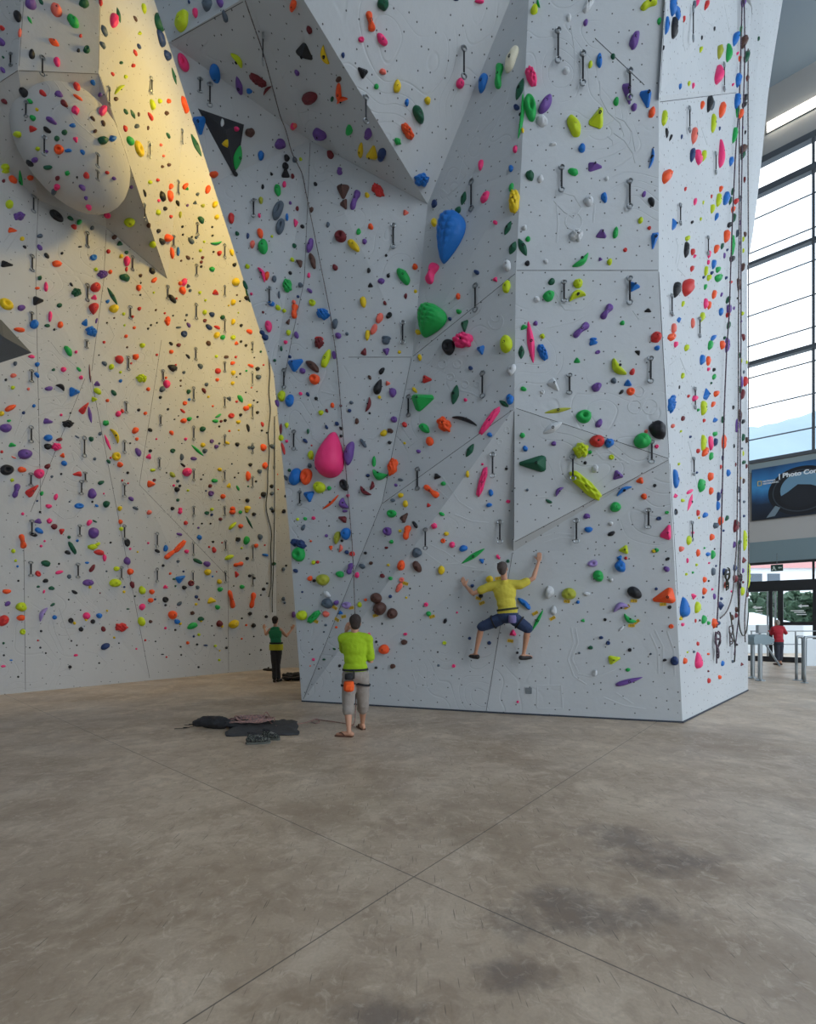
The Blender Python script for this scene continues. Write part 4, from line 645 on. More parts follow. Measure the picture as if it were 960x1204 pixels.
((160, 400, 4.8), "197,20,32,16,-45,K;240,28,30,24,0,D;198,66,26,O;207,158,52,38,-30,Kk;224,140,14,R;270,182,20,S;252,228,14,T;252,258,12,T;293,92,36,16,-50,K;363,147,42,26,-50,S;408,18,36,26,-50,T;453,92,20,L;509,95,32,20,0,T;563,95,16,R;545,130,28,24,0,O;567,18,26,O;592,8,16,K;620,30,18,K;461,175,38,34,-40,Rs=red knob on the yellow-lit wall;548,185,30,Y;588,190,14,K;545,243,24,Y;568,207,10,K;458,224,22,O;397,250,24,S;383,285,38,22,-60,D;296,291,28,E;275,356,28,O;300,335,18,B;408,320,16,Y;433,372,14,O;526,330,34,28,-50,S;588,330,48,24,-60,G;568,347,16,R;620,385,36,32,0,O;640,370,26,Y;665,340,12,K;685,408,20,K;685,350,12,K;620,295,10,K;648,145,38,20,-25,O;685,162,26,K;690,208,32,S;623,173,14,G;704,65,14,E;654,52,12,K;668,98,10,K;720,140,12,R;683,290,10,K;652,268,10,O;263,400,38,16,-40,R;268,455,40,30,0,O;300,445,28,G;347,433,14,K;240,427,8,K;217,447,10,K;375,502,36,34,0,E;448,457,40,22,-10,G;465,427,44,16,30,G;480,458,18,D;503,453,20,K;470,487,14,K;537,427,38,34,0,Rr;590,422,20,K;577,462,26,Y;527,513,14,O;580,508,12,Y;632,495,52,16,-75,K;713,475,36,16,-70,R;710,510,14,K;200,523,36,22,-60,O;280,558,20,P;427,570,26,V;453,600,26,V;470,583,14,S;377,592,32,28,0,Y;347,622,96,18,-42,Gl=slim green stick on the left wall;388,625,30,S;258,660,46,22,90,S;265,705,38,14,-40,K;325,668,42,22,-10,V;207,624,32,28,0,Er;259,583,8,K;515,580,34,18,-20,Y;571,588,26,K;638,605,20,S;656,605,26,S;718,606,46,36,90,O;767,598,28,S;727,708,46,30,85,O;645,703,22,K;697,740,28,S;632,768,62,26,88,O;541,698,10,K;472,730,24,Y;286,745,50,Ps=pink ball on the left wall;205,760,44,26,-40,A;235,795,20,S;172,748,10,K;443,793,44,24,0,G;418,823,24,D;423,865,36,Vr;395,850,12,N;524,822,34,28,80,Y;575,835,36,14,-60,G;490,882,30,O;557,775,12,K;578,750,10,K;367,785,12,K;380,760,10,K;213,820,16,P;230,843,32,K;247,822,18,K;293,848,16,L;236,902,20,E;205,950,24,K;250,955,24,P;428,955,22,L;545,952,30,O;628,905,26,K;467,902,8,K;585,900,8,K;633,825,12,E;677,797,14,K;718,870,32,K;765,825,24,K;766,865,24,S;700,890,10,R;628,950,36,Y;765,950,26,S;803,842,8,R;800,757,8,O;845,880,18,K;738,522,12,K"),
((160, 600, 4.8), "248,10,26,P;400,15,32,24,0,E;427,25,18,N;544,10,38,30,0,O;588,10,22,G;625,5,22,Y;476,50,22,D;665,22,24,K;772,5,20,K;835,5,26,K;280,72,26,R;352,98,14,V;323,76,8,K;372,75,12,K;421,75,12,K;640,68,86,14,-62,El;544,88,58,22,45,L;590,90,28,O;245,135,38,18,-20,V;357,153,34,28,-60,B;575,165,30,K;623,170,52,34,80,Gs=green egg on the left wall;700,150,40,28,-70,S;596,213,14,L;190,250,75,26,38,Ok;245,205,95,28,46,Ok=long orange fang hold;285,232,26,P;237,288,20,S;440,224,38,26,-70,R;435,178,16,K;413,207,14,R;486,183,10,R;677,200,26,O;727,197,12,R;730,252,38,18,-10,B;348,287,64,22,-30,E;400,303,46,34,-30,V;403,349,40,Y;432,373,12,B;526,265,58,26,25,L;627,272,22,K;578,305,60,32,12,Oa=orange double hold in the far part;568,362,42,28,-80,Rw;455,347,8,R;470,403,30,Y;474,446,32,G;598,432,28,G;248,387,62,42,30,Bw=blue winged hold;215,388,24,12,0,E;166,433,32,26,0,P;310,412,38,Dr;347,435,24,S;272,436,28,K;223,427,12,E;268,345,14,N;193,357,16,O;340,488,22,N;355,503,12,D;245,527,40,22,40,S;425,510,54,38,12,Yw;459,547,30,G;339,530,18,Y;537,502,104,28,-77,Oa=left orange strip hold;657,508,90,28,80,Oa=right orange strip hold;641,370,20,K;668,383,16,K;552,427,8,K;720,445,22,K;740,412,14,K;705,478,12,K;318,580,26,T;205,590,50,Os=orange ball on the left wall;232,628,40,30,-20,B;250,640,18,Y;318,652,60,38,25,G;366,613,42,28,-10,E;367,625,16,Y;470,640,42,38,60,D;485,655,18,Y;551,642,60,46,32,Ys=yellow boulder hold;598,610,12,K;622,648,14,O;663,650,28,K;643,583,24,K;166,665,16,P;222,675,14,K;326,712,14,N;345,757,14,K;394,762,28,12,0,N;292,748,20,O;252,770,12,K;255,816,12,K;353,885,14,K;510,776,16,K;472,792,10,Y;448,765,18,L;470,845,16,L;597,725,12,O;510,722,8,K;441,706,8,K;705,788,12,K;642,812,8,K;665,712,10,K;428,652,10,K;355,702,18,L;735,600,20,K;832,500,26,S;840,522,16,S;832,332,24,S;848,312,14,K;778,302,24,E"),
((0, 0, 4.8), "14,162,32,26,0,R;10,242,44,V;103,97,62,38,-85,K;112,187,48,24,88,F;175,28,72,54,-30,Vs=purple dome at the top left;232,12,42,22,-50,E;168,113,52,18,-60,Gl;318,63,80,52,-50,Fs=salmon pebble at the top left;305,240,76,38,-35,Ol=orange leaf at the top left;413,125,84,48,-50,Gb=green leaf-patterned pebble;475,25,60,42,-20,E;567,15,46,20,-75,R;640,115,86,44,90,Ps=pink egg at the top left;670,85,92,24,-75,El;586,175,76,28,-65,S;578,255,52,24,-60,S;490,283,44,E;443,287,22,K;180,310,54,38,-80,Ks=black egg above the dome;322,352,58,36,-60,P;18,398,38,24,-60,V;20,325,14,E;763,106,44,18,-60,T;783,262,42,22,-60,N;762,298,48,18,-65,R;750,370,26,R;682,354,22,E;635,418,32,18,-60,R;708,433,26,L;810,47,62,26,-75,L;788,188,28,L;893,125,115,54,-75,Es=dark green oval on the tower edge;905,215,115,38,-65,N=navy oval on the tower edge;942,312,72,40,-65,N;455,205,20,R;137,526,54,44,90,Ks=black ball on the dome;24,572,46,28,-30,D;242,528,48,26,-30,R;333,534,52,30,-25,V;433,493,60,30,-48,R;524,465,38,28,-60,B;565,535,30,V;440,552,66,16,-35,O;362,586,54,30,-48,D;425,625,54,40,-45,Pk;170,574,36,26,0,G;187,668,36,G;210,620,20,Y;290,682,70,32,-30,Vb=purple slug on the dome;266,734,54,30,-35,K;184,728,48,42,0,Rw=red wedge on the dome;102,760,44,38,90,L;410,709,40,26,-10,B;364,748,36,E;322,782,36,E;427,787,42,32,-60,P;332,843,64,56,-50,Or=orange ring on the dome;386,850,46,26,0,B;467,859,42,26,-50,B;262,855,24,V;214,840,28,L;170,922,52,28,-50,K;198,903,38,V;30,942,54,40,0,L;579,627,62,48,90,Ps=pink egg at the rim of the dome;523,670,40,18,-50,T;583,697,42,22,-60,T;537,741,24,T;580,793,56,50,0,E=dark green knob by the dome;634,783,40,B;270,945,50,30,0,E;672,503,88,26,38,Lc=yellow banana right of the dome;652,558,26,T;708,630,42,22,-55,E;750,645,66,24,-60,El;782,645,30,16,90,T;848,658,62,22,-60,R;858,592,68,30,-78,L;706,725,46,24,-80,R;770,712,30,S;835,722,30,14,90,T;732,795,62,38,-60,Gs=green pebble right of the dome;782,840,100,42,-68,Yr=yellow pod beside the green pebble;900,570,30,L;938,638,28,T;950,570,30,O;948,765,46,20,-60,E;907,818,20,F;922,880,18,F;915,940,20,T;952,930,24,T"),
((0, 200, 4.8), "32,8,50,24,0,L;72,55,58,36,-40,O;117,66,132,24,-85,Gl=long green leaf below the dome;172,43,44,34,0,O;20,62,22,D;52,195,52,44,-60,Ls=lime egg at the left frame edge;107,262,64,46,0,Vk=violet bow-shaped hold;67,340,58,32,-5,Ow;125,388,28,Y;380,18,32,G;325,45,30,D;322,95,40,P;487,30,40,R;465,98,46,34,-40,V;435,40,14,K;604,14,24,R;642,46,24,V;742,96,24,V;306,120,36,S;485,157,24,V;500,207,36,32,0,P;605,254,48,36,-40,P;732,294,66,52,0,Ls=lime disc under the dome;862,419,46,42,0,Ls=small lime disc on the overhang edge;318,260,96,42,-40,Kr=black rippled oval;397,273,42,24,-35,E;418,321,44,26,-40,R;447,295,32,G;520,328,26,S;225,373,36,28,0,S;224,438,46,26,-45,V;263,484,46,22,-50,K;139,434,30,16,-40,K;452,433,24,12,0,K;350,470,18,K;528,494,46,38,0,Br=blue cap with a bolt;320,530,56,38,0,O;33,532,76,38,-8,Kw=black fin at the left frame edge;541,562,24,L;578,589,58,44,0,Vk=violet rock on the left wall;622,576,26,O;612,460,26,R;645,380,30,T;676,415,38,34,0,E;714,466,24,E;684,487,26,Y;716,515,58,38,90,P;714,560,32,18,90,R;704,608,62,40,-30,E;538,664,58,54,0,Rs=upper red dome on the left wall;532,720,40,34,0,P;528,785,64,58,-90,Rd=lower red dome on the left wall;642,783,54,46,0,Y;635,712,114,24,-60,El;430,692,54,46,0,E;402,646,32,14,-50,K;224,610,28,E;211,667,34,16,0,O;259,660,56,24,90,P;210,738,66,52,0,Kw=black pyramid on the left wall;35,758,88,56,-32,Yr=yellow pretzel-shaped hold;120,778,50,34,0,V;335,764,34,28,0,E;283,826,64,24,90,P;192,872,52,B;110,902,64,28,-8,O;267,878,40,20,-5,E;340,874,44,34,80,O;307,900,16,K;480,862,48,38,70,Bw;515,912,70,50,-35,Bk=blue anchor-shaped hold;545,850,36,14,80,V;608,742,24,B;783,665,40,32,80,O;870,622,44,26,50,O;858,570,48,28,-50,K;793,596,22,T;795,637,12,K;792,705,14,K;698,812,20,L;786,783,24,R;645,835,12,T;604,862,12,K;836,895,14,K;852,875,14,K;886,862,12,K;758,890,20,O;703,876,14,L;711,938,22,O;930,808,14,R;945,850,34,O;748,828,18,R;868,692,14,L;880,790,14,T;845,68,26,L;893,56,28,R;816,130,48,14,-70,K;840,312,30,T"),
((0, 400, 4.8), "178,93,42,22,0,P;86,132,28,S;210,137,30,B;385,62,70,34,-55,G;429,67,20,P;302,167,24,18,0,E;358,166,34,P;445,165,38,18,-50,G;508,187,115,10,-85,Dc=thin red curved rail;75,200,40,28,0,F;33,224,18,K;208,196,42,24,-40,B;72,268,26,L;160,276,20,F;276,273,48,28,0,V;341,267,64,38,-35,Kc=black crescent on the left wall;415,292,66,54,0,Bw=blue helmet-shaped hold;457,211,26,P;548,247,40,34,-10,Vw;672,110,54,44,-50,Rs=red egg on the left wall;590,132,42,24,-45,S;628,151,34,L;765,95,38,O;803,30,32,L;587,12,18,R;718,40,14,T;559,84,10,K;798,216,58,46,-10,Lk=yellow knobbly hold on the left wall;642,298,44,26,-55,E;680,230,22,B;550,288,50,32,-45,L;530,334,42,34,0,L;606,341,22,O;680,181,18,L;836,277,24,O;885,83,16,R;740,131,14,R;472,388,80,36,52,Rw=red blade on the left wall;508,420,100,22,-80,Vl=purple spike on the left wall;57,383,68,34,25,O;8,415,34,Y;51,455,30,16,0,G;133,410,22,N;192,371,22,B;32,496,72,50,0,Vs=purple egg at the left frame edge;268,458,62,36,-5,Vw;383,472,66,42,0,Kk=black rock on the left wall;345,422,18,P;398,411,12,K;597,468,40,36,0,Gk;667,416,36,P;690,400,30,18,-60,R;272,552,52,42,0,Bs=blue ball on the left wall;270,600,50,34,0,K;335,561,40,24,10,D;318,602,56,44,0,Pk=pink coral on the left wall;68,592,48,28,0,Gw;140,643,82,56,0,Vs=large purple egg;10,630,20,R;78,662,36,10,-25,F;38,732,78,60,0,Kr=big black tyre-like hold;123,731,50,36,0,O;220,753,60,56,0,Ps=round pink hold beside a quickdraw;268,712,42,30,40,D;177,853,92,44,42,Rw=large red blade on the left wall;90,850,84,42,75,Va=purple bottle-shaped hold;68,790,24,L;353,651,32,O;362,695,40,32,-30,B;346,755,14,K;293,770,18,S;440,756,58,32,0,Rw;436,546,32,12,-30,S;515,558,32,E;535,670,20,S;570,804,46,24,22,E;519,867,62,48,-70,V;600,925,46,42,0,E=dark green ball on the left wall;447,935,58,34,0,Br;546,934,28,16,-30,B;522,912,14,K;235,865,30,24,80,G;315,885,44,24,80,P;275,937,40,28,0,P;210,907,14,N;393,911,12,S;586,866,12,P;608,577,100,18,-68,Pl=slim pink blade on the left wall;648,540,98,34,-62,Yc=yellow banana on the left wall;565,528,24,S;656,656,50,Yr=yellow ring on the left wall;624,664,14,R;613,685,32,20,-50,E;677,703,36,O;721,748,18,K;690,792,14,R;723,808,12,R;740,895,36,26,-30,V;765,948,38,20,-20,S;850,812,52,42,0,Ow=orange fin on the left wall;870,790,20,D;763,510,44,38,60,O;772,558,22,O;847,507,32,22,-40,K;780,632,58,30,-60,V;848,625,22,K;840,658,36,P;820,413,22,O;783,394,20,K;915,277,36,S;940,248,50,38,-70,P;905,323,20,K;862,733,34,20,0,L;948,390,16,K;937,212,16,O;955,147,18,K;883,558,12,P;735,582,12,K;676,950,30,Y"),
((0, 600, 4.8), "128,20,20,P;215,62,48,34,0,Vw;220,115,60,30,-28,B;188,136,50,24,-20,K;278,60,34,Pk;306,92,44,34,10,D;348,118,42,34,70,R;226,10,16,K;126,175,82,38,-78,Oa=orange oval at the left;75,230,28,L;252,174,14,P;232,202,18,P;390,152,22,E;408,212,82,26,-60,Ek=dark green twig hold;382,238,40,26,-25,K;437,172,18,B;504,70,46,28,50,P;535,62,32,12,-30,E;527,128,66,60,90,Vs=purple shell on the left wall;522,207,60,34,0,Lk=lime lump above a red pebble;550,192,44,20,30,L;560,238,60,34,-5,R=red pebble under the lime lump;590,268,46,24,-80,P;520,328,52,26,55,D;625,182,14,K;259,300,60,36,-18,E;333,302,14,K;492,296,26,16,0,B;334,350,52,20,15,P;215,358,42,34,-40,R;99,316,16,B;88,284,18,L;257,398,36,26,20,K;104,398,14,K;390,374,28,S;38,458,50,30,0,O;216,431,24,14,0,E;291,440,40,26,-10,E;248,459,24,14,80,P;421,462,40,22,-25,K;498,408,66,38,0,Vs=purple bowl on the left wall;508,434,20,Y;650,410,70,48,0,Ls=yellow bowl on the left wall;658,330,40,30,0,L;602,344,12,S;718,182,50,34,-80,Kr;735,218,16,P;717,286,48,38,90,V;680,65,28,O;684,105,26,L;735,346,44,38,0,O;746,420,46,28,-80,D;43,527,42,28,40,V;120,545,60,56,0,Lb=lime block at the left;118,607,48,38,0,O;128,686,38,L;18,623,74,56,45,Rs=red boulder at the left frame edge;243,586,94,38,62,Hc=purple boomerang;308,604,32,28,0,B;298,532,32,18,30,E;388,504,12,K;400,622,34,K;420,637,20,Y;457,671,30,K;488,596,46,Ps=round pink hold above yellow tag;486,618,18,Y;524,628,30,K;560,595,36,B;583,670,36,28,-70,D;684,660,72,50,0,Rk=red frog-like hold;232,682,16,K;214,735,12,R;594,768,58,36,28,Ns=navy egg low on the left wall;18,880,30,16,0,P;403,737,12,K;434,762,10,K;228,775,14,K;168,775,10,K;259,806,12,K;428,818,30,14,5,P;395,884,22,K;560,862,12,K;103,940,14,K;63,846,20,10,0,B;20,750,16,E;22,818,14,K;672,750,10,K;645,718,14,Y;605,567,14,Y;455,563,10,K;565,467,10,D;702,433,14,N;700,460,18,Y;723,557,22,10,0,E;802,452,52,38,-60,L;857,460,36,30,0,O;850,508,36,30,0,O;876,502,14,N;935,432,32,26,0,P;934,504,38,Kr=black ring on the left wall;935,535,16,K;802,545,44,36,60,P;798,628,58,42,-70,Ls=lime slab low on the left wall;850,628,22,T;762,485,12,K;820,733,14,R;770,782,12,P;935,665,14,P;878,740,10,K;918,813,20,8,0,K;940,828,12,R;935,215,42,30,80,B;888,230,36,20,-20,K;945,262,42,30,30,O;921,312,18,K;840,382,8,K;777,235,12,Y;842,12,30,F;837,185,14,P"),
]
# yellow striped route tags below starting holds (px)
TAGS = [(394, 714.5), (413.6, 714.6), (396.5, 728.5), (404.5, 725), (371.5, 730.5), (442, 723.5), (477, 686), (508.5, 725), (563, 703.5), (567, 709), (600.5, 753.5), (629.7, 721), (667, 707), (650, 727), (745.7, 706.5), (737.5, 713.5), (743, 735.5), (749, 731), (780, 710.5), (801.5, 726), (586, 680)]
QDRAWS = [(14.5, 64, 16), (50, 67, 24), (32, 120, 20), (53, 160, 24), (114, 180, 17), (127, 102, 22), (177, 91, 19), (175, 167, 19), (39, 230, 21), (37.5, 300, 20), (102.5, 273, 19), (102.5, 334, 21), (114, 200, 12), (169, 239, 20), (155.5, 301, 18), (153, 360, 16), (197, 336, 17), (37, 367, 16),
          (37, 435, 15), (100, 555+0, 12), (36.5, 501, 20), (99, 513, 25), (36, 556, 16), (95.5, 565, 17), (101.5, 400, 10), (150.5, 419, 17), (148, 472, 14), (146, 518, 15), (146, 568, 17), (187, 538, 14), (188.5, 488, 13), (191.5, 435, 14),
          (37, 611, 18), (93.5, 617, 14), (36, 660, 18), (91.5, 662, 18), (146, 617, 18), (142.5, 666, 16), (184.5, 626, 18), (184.5, 668, 17), (177.5, 91, 18), (213.5, 152, 17), (236, 92, 18), (209, 212, 16), (232, 262, 15), (264, 287, 17), (231, 311, 14), (264, 336, 13), (230.5, 357, 19), (264, 375, 17), (204, 277, 14),
          (230, 409, 15), (264, 425, 13), (227.5, 455, 17), (264, 467, 13), (296.5, 402, 13), (296.5, 437, 17), (296.5, 476, 17), (227.5, 501, 17), (264, 511, 13), (227.5, 551, 15), (264, 553, 13), (296.5, 521, 13), (296.5, 560, 14), (227, 637, 17), (265, 635, 13), (226.5, 671, 14), (265, 671, 15), (297, 640, 20), (297, 675, 15), (227.5, 595, 12), (264, 595, 12), (322, 522, 30),
          (310.5, 38, 36), (247.5, 97, 30), (299, 235, 22), (317.5, 338, 20), (335, 434, 24), (346.5, 506, 24), (353.5, 577, 18),
          (430, 112, 34), (545, 54, 40), (656, 35, 42), (685, 62, 42), (740, 82, 38), (813, 10, 40), (850, 75, 34), (809, 127, 30), (840, 180, 26), (463, 264, 30), (555.5, 212, 38), (560, 334, 34), (660, 196, 32), (740, 212, 36), (663, 331, 26), (740, 326, 34), (798, 241, 25), (831, 279, 22), (788, 347, 26), (821, 374, 24),
          (481.5, 465, 26), (492, 550, 27), (568.5, 437, 32), (579.5, 532, 30), (669.5, 440, 25), (673.5, 535, 30), (764.5, 420, 32), (765.7, 518, 28), (501.5, 621, 26), (588, 611, 28), (678, 610, 29), (762.5, 598, 24), (815.5, 456, 26), (814, 538, 22), (812, 613, 24), (474, 378, 28)]
# ------------------------------------------------------------------ angular volumes screwed to the walls
VOLS = []
def volume(label, tri_px, apex_px, h, m_):
    P = [hit(*q) for q in tri_px]; c = P[0][0]; n = P[0][1]; base = [p - c - n * .01 for p, _ in P]
    a, an = hit(*apex_px); ap = a - c + n * h
    ap2 = ap
    v = base + [ap]; k = len(base); f = [(i, (i + 1) % k, k) for i in range(k)] + [tuple(range(k - 1, -1, -1))]
    bm = bmesh.new(); bv = [bm.verts.new(q) for q in v]
    for q in f: bm.faces.new([bv[i] for i in q])
    bmesh.ops.recalc_face_normals(bm, faces=bm.faces); me = bpy.data.meshes.new('climbing_volume'); bm.to_mesh(me); bm.free(); me.materials.append(m_)
    o_ = bpy.data.objects.new('climbing_volume', me); COL.objects.link(o_); o_.location = c; VOLS.append(([q + c for q in v], f)); tag(o_, label, 'climbing volume'); return o_
M_VOL = mat('black_volume_wood', srgb(46, 48, 54), .7, bump=.2, bscale=30)
volume('black triangular volume on the overhang of the tower', [(231, 126), (288, 146), (276, 208)], (268, 158), .22, M_VOL)
volume('dark grey angular volume cut by the left frame edge', [(-60, 340), (2, 376), (38, 415), (-40, 440)], (-2, 405), .45, mat('grey_volume_wood', srgb(78, 82, 86), .7, bump=.2, bscale=30))
_v = SURF_V + BW.v; _f = SURF_F + [tuple(i + len(SURF_V) for i in f) for f in BW.f]
for v_, f_ in VOLS:
    k0 = len(_v); _v = _v + v_; _f = _f + [tuple(i + k0 for i in f) for f in f_]
BVH = BVHTree.FromPolygons(_v, _f)
# ------------------------------------------------------------------ holds: shapes
SRGB = dict(P=(244, 58, 124), R=(206, 52, 50), D=(112, 36, 44), O=(244, 88, 36), F=(236, 112, 96), Y=(226, 194, 28), L=(192, 212, 28), A=(166, 172, 56), G=(32, 168, 80), E=(22, 88, 62), B=(28, 112, 196), N=(36, 60, 108),
            V=(108, 74, 150), K=(30, 31, 36), S=(84, 98, 112), W=(205, 210, 214), T=(86, 58, 50), C=(224, 220, 196), H=(156, 136, 196))
CN = dict(P='pink', R='red', D='maroon', O='orange', F='salmon', Y='yellow', L='lime', A='olive', G='green', E='dark green', B='blue', N='navy', V='purple', K='black', S='slate grey', W='white', T='dark brown', C='cream', H='lilac')
SN = dict(b='rounded', s='domed', r='holed', l='leaf-shaped', w='wedge-shaped', c='curved', d='drop-shaped', k='knobbly', q='scaly', a='double-lobed')
HM = {k: mat(CN[k].replace(' ', '_') + '_resin', srgb(*c), 0.55, bump=0.25, bscale=60, spec=0.4) for k, c in SRGB.items()}
M_BOLT = mat('zinc_bolt', srgb(40, 42, 46), .35, .8)
entries = []
for (ox, oy, sc), txt in HOLDS:
    for it in txt.split(';'):
        nm = None
        if '=' in it: it, nm = it.split('=')
        p = it.split(',')
        if len(p) == 4: cx, cy, l, cs = p; w, a = l, '0'
        else: cx, cy, l, w, a, cs = p
        cx, cy, l, w, a = map(float, (cx, cy, l, w, a))
        x, y = ox + cx / sc, oy + cy / sc
        k_ = .90 if l / sc < 10 else .96 if l / sc < 16 else 1.0; l, w = l * k_, w * k_
        e = dict(x=x, y=y, l=l / sc, w=w / sc, a=a, c=cs[0], s=(cs[1] if len(cs) > 1 else ''), nm=nm)
        if e['w'] > e['l']: e['l'], e['w'], e['a'] = e['w'], e['l'], e['a'] + 90
        if not e['s']:
            q = int(x * 31 + y * 17) % 10; r_ = e['l'] / e['w']
            e['s'] = 'b' if r_ > 1.35 or q < 5 else 'swrk'[q % 4] if q < 8 else 's'
            if e['l'] < 4.5: e['s'] = 's'
        if any(abs(o_['x'] - x) < 3.2 and abs(o_['y'] - y) < 3.2 and o_['c'] == e['c'] and abs(o_['x'] - x) + abs(o_['y'] - y) < max(2.2, .4 * e['w']) for o_ in entries): continue
        entries.append(e)

def frame(x, y):
    """point on the wall, its normal and the wall vectors of one picture pixel"""
    p, n = hit(x, y)
    if p is None: return None
    s_ = p.y / FPX
    def onp(dx, dy):
        r = ray(x + dx, y + dy); k = n.dot(p - EYE) / n.dot(r); return EYE + r * k - p
    U = onp(.5, 0) - onp(-.5, 0); Vv = onp(0, -.5) - onp(0, .5)
    if U.length > 1.9 * s_: U = U.normalized() * 1.9 * s_
    if Vv.length > 1.5 * s_: Vv = Vv.normalized() * 1.5 * s_
    return p, n, U, Vv, s_
def hold_geo(e, nr, na):
    p, n, U, Vv, s_ = frame(e['x'], e['y']); rnd = random.Random(int(e['x'] * 97 + e['y'] * 131)); s = e['s']
    hl, hw = e['l'] / 2, e['w'] / 2; ca, sa = math.cos(math.radians(e['a'])), math.sin(math.radians(e['a']))
    dep = {'b': .95, 's': 1.0, 'r': .7, 'l': .75, 'w': 1.05, 'c': .9, 'd': .95, 'k': .95, 'a': .95, 'q': .9}[s] * hw * s_ * (1.15 if hl / hw < 2 else 1.3)
    ph = [rnd.uniform(0, 6.28) for _ in range(6)]; vs_ = []; fs = []
    def outl(f):
        c_, s2 = math.cos(f), math.sin(f)
        if s in 'sr': return 1 + .03 * math.sin(3 * f + ph[0])
        if s == 'b': return 1 + .07 * math.sin(2 * f + ph[0]) + .06 * math.sin(3 * f + ph[1]) + .03 * math.sin(5 * f + ph[2])
        if s == 'l': return (1 / (abs(c_) ** 1.4 + abs(s2) ** 1.4) ** (1 / 1.4))
        if s in 'bka' and hl / hw > 2.0: return (1 / (abs(c_) ** 2.8 + abs(s2) ** 2.8) ** (1 / 2.8)) * (1 + (.05 * math.sin(7 * f + ph[0]) if s == 'k' else 0))
        if s == 'w':
            k = 3; g = (f + (ph[0] * .15 if not e['nm'] else 0)) % (2 * math.pi / k) - math.pi / k
            return min(1.12, math.cos(math.pi / k) / math.cos(g) * 1.45) * 1.0
        if s == 'c': return 1 - .04 * math.cos(2 * f)
        if s == 'k': return 1 + .10 * math.sin(5 * f + ph[0]) + .08 * math.sin(8 * f + ph[1])
        return 1.0
    def place(r, f, hgt):
        o_ = outl(f) * r; a_ = math.cos(f) * o_; b_ = math.sin(f) * o_
        if s in 'dq': b_ *= .86 - .46 * a_
        if s == 'a': b_ *= .80 - .26 * math.cos(3.7 * a_) + .12 * a_
        x_ = a_ * hl; y_ = b_ * hw
        if s == 'c':
            y_ = b_ * hw * .62 * (1 - .35 * a_ * a_) + (.42 - .8 * a_ * a_) * hw * (1 if ph[3] > 3 else -1)
        dx = x_ * ca - y_ * sa; dy = x_ * sa + y_ * ca
        return U * dx + Vv * dy + n * hgt
    def hgt(r, f):
        t = max(0, 1 - r * r)
        if s == 'w': h = (1 - r) ** .9
        elif s == 'r': h = t ** .5 * (1 - .75 * math.exp(-(r / .36) ** 2)) * 1.25
        elif s == 'l': h = (1 - r) ** .75
        elif s == 'k':
            h = t ** .5 * (1 + .28 * math.sin(9 * r * math.cos(f) + ph[0]) * math.cos(8 * r * math.sin(f) + ph[1]))
        elif s in 'dq':
            h = t ** .5 * (1 - .35 * r * math.cos(f))
            if s == 'q': h *= 1 + .13 * abs(math.sin(11 * r * math.cos(f) + 3 * abs(r * math.sin(f)))) * abs(math.cos(7 * r * math.sin(f)))
        else: h = t ** .5
        if s in 'bsa': h *= 1 + .09 * math.sin(3 * r * math.cos(f) * 2 + ph[2]) * math.sin(2 + ph[4] + 4 * r * math.sin(f))
        return h * dep
    vs_.append(place(0, 0, hgt(0, 0)))
    rr = [(i / nr) ** .8 for i in range(1, nr + 1)]
    for r in rr:
        for k in range(na): f = 2 * math.pi * k / na; vs_.append(place(r, f, hgt(r, f) + (.12 * dep if r > .99 else .10 * dep * r)))
    for k in range(na): vs_.append(place(1.0, 2 * math.pi * k / na, -.006))
    for k in range(na): fs.append((0, 1 + k, 1 + (k + 1) % na))
    for i in range(nr):
        a0 = 1 + i * na; b0_ = a0 + na
        for k in range(na): fs.append((a0 + k, b0_ + k, b0_ + (k + 1) % na, a0 + (k + 1) % na))
    fs.append(tuple(1 + nr * na + k for k in range(na - 1, -1, -1)))
    # orientation: make sure faces look outwards
    nn_ = (vs_[fs[0][1]] - vs_[fs[0][0]]).cross(vs_[fs[0][2]] - vs_[fs[0][0]])
    if nn_.dot(n) < 0: fs = [f[::-1] for f in fs]
    return p, n, s_, vs_, fs, dep * (.32 if s == 'r' else 1.0)

# region words for landmarks and anchors
LAND = [(88, 172, 'the dome bulge'), (262, 165, 'the black triangular volume'), (15, 402, 'the dark volume at the left frame edge')]
for e in entries:
    if e['nm']: LAND.append((e['x'], e['y'], 'the ' + e['nm']))
def sizew(e):
    m_ = e['l']; return 'tiny' if m_ < 6 else 'small' if m_ < 9.5 else 'medium-sized' if m_ < 15 else 'large'
def dirw(dx, dy):
    a = math.degrees(math.atan2(-dy, dx)) % 360
    return ['right of', 'up and right of', 'above', 'up and left of', 'left of', 'down and left of', 'below', 'down and right of'][int((a + 22.5) // 45) % 8]
ORD = ['', 'second-nearest', 'third-nearest', 'fourth-nearest', 'fifth-nearest', 'sixth-nearest', 'seventh-nearest', 'eighth-nearest', 'ninth-nearest', 'tenth-nearest']
def region(x, y):
    if hit(x, y)[0] is None: return 'wall'
    if x > 790: return 'right face of the tower'
    if x < 330 and hit(x, y)[0].y > 10.4: return 'left wall'
    return 'tower'
def near_land(x, y):
    return min(LAND, key=lambda q: (q[0] - x) ** 2 + (q[1] - y) ** 2)
buckets = {}
for e in entries:
    if e['nm']: continue
    q = near_land(e['x'], e['y']); dx, dy = e['x'] - q[0], e['y'] - q[1]; e['d'] = math.hypot(dx, dy)
    e['key'] = (sizew(e), CN[e['c']], dirw(dx, dy), q[2]); buckets.setdefault(e['key'], []).append(e)
for k, g in buckets.items():
    g.sort(key=lambda e: e['d'])
    for i, e in enumerate(g):
        pre = ('nearest ' if i == 0 else ORD[min(i, 9)] + ' ') if len(g) > 1 else ''
        e['label'] = f"{pre}{k[0]} {k[1]} hold {k[2]} {k[3]}"
used = {}
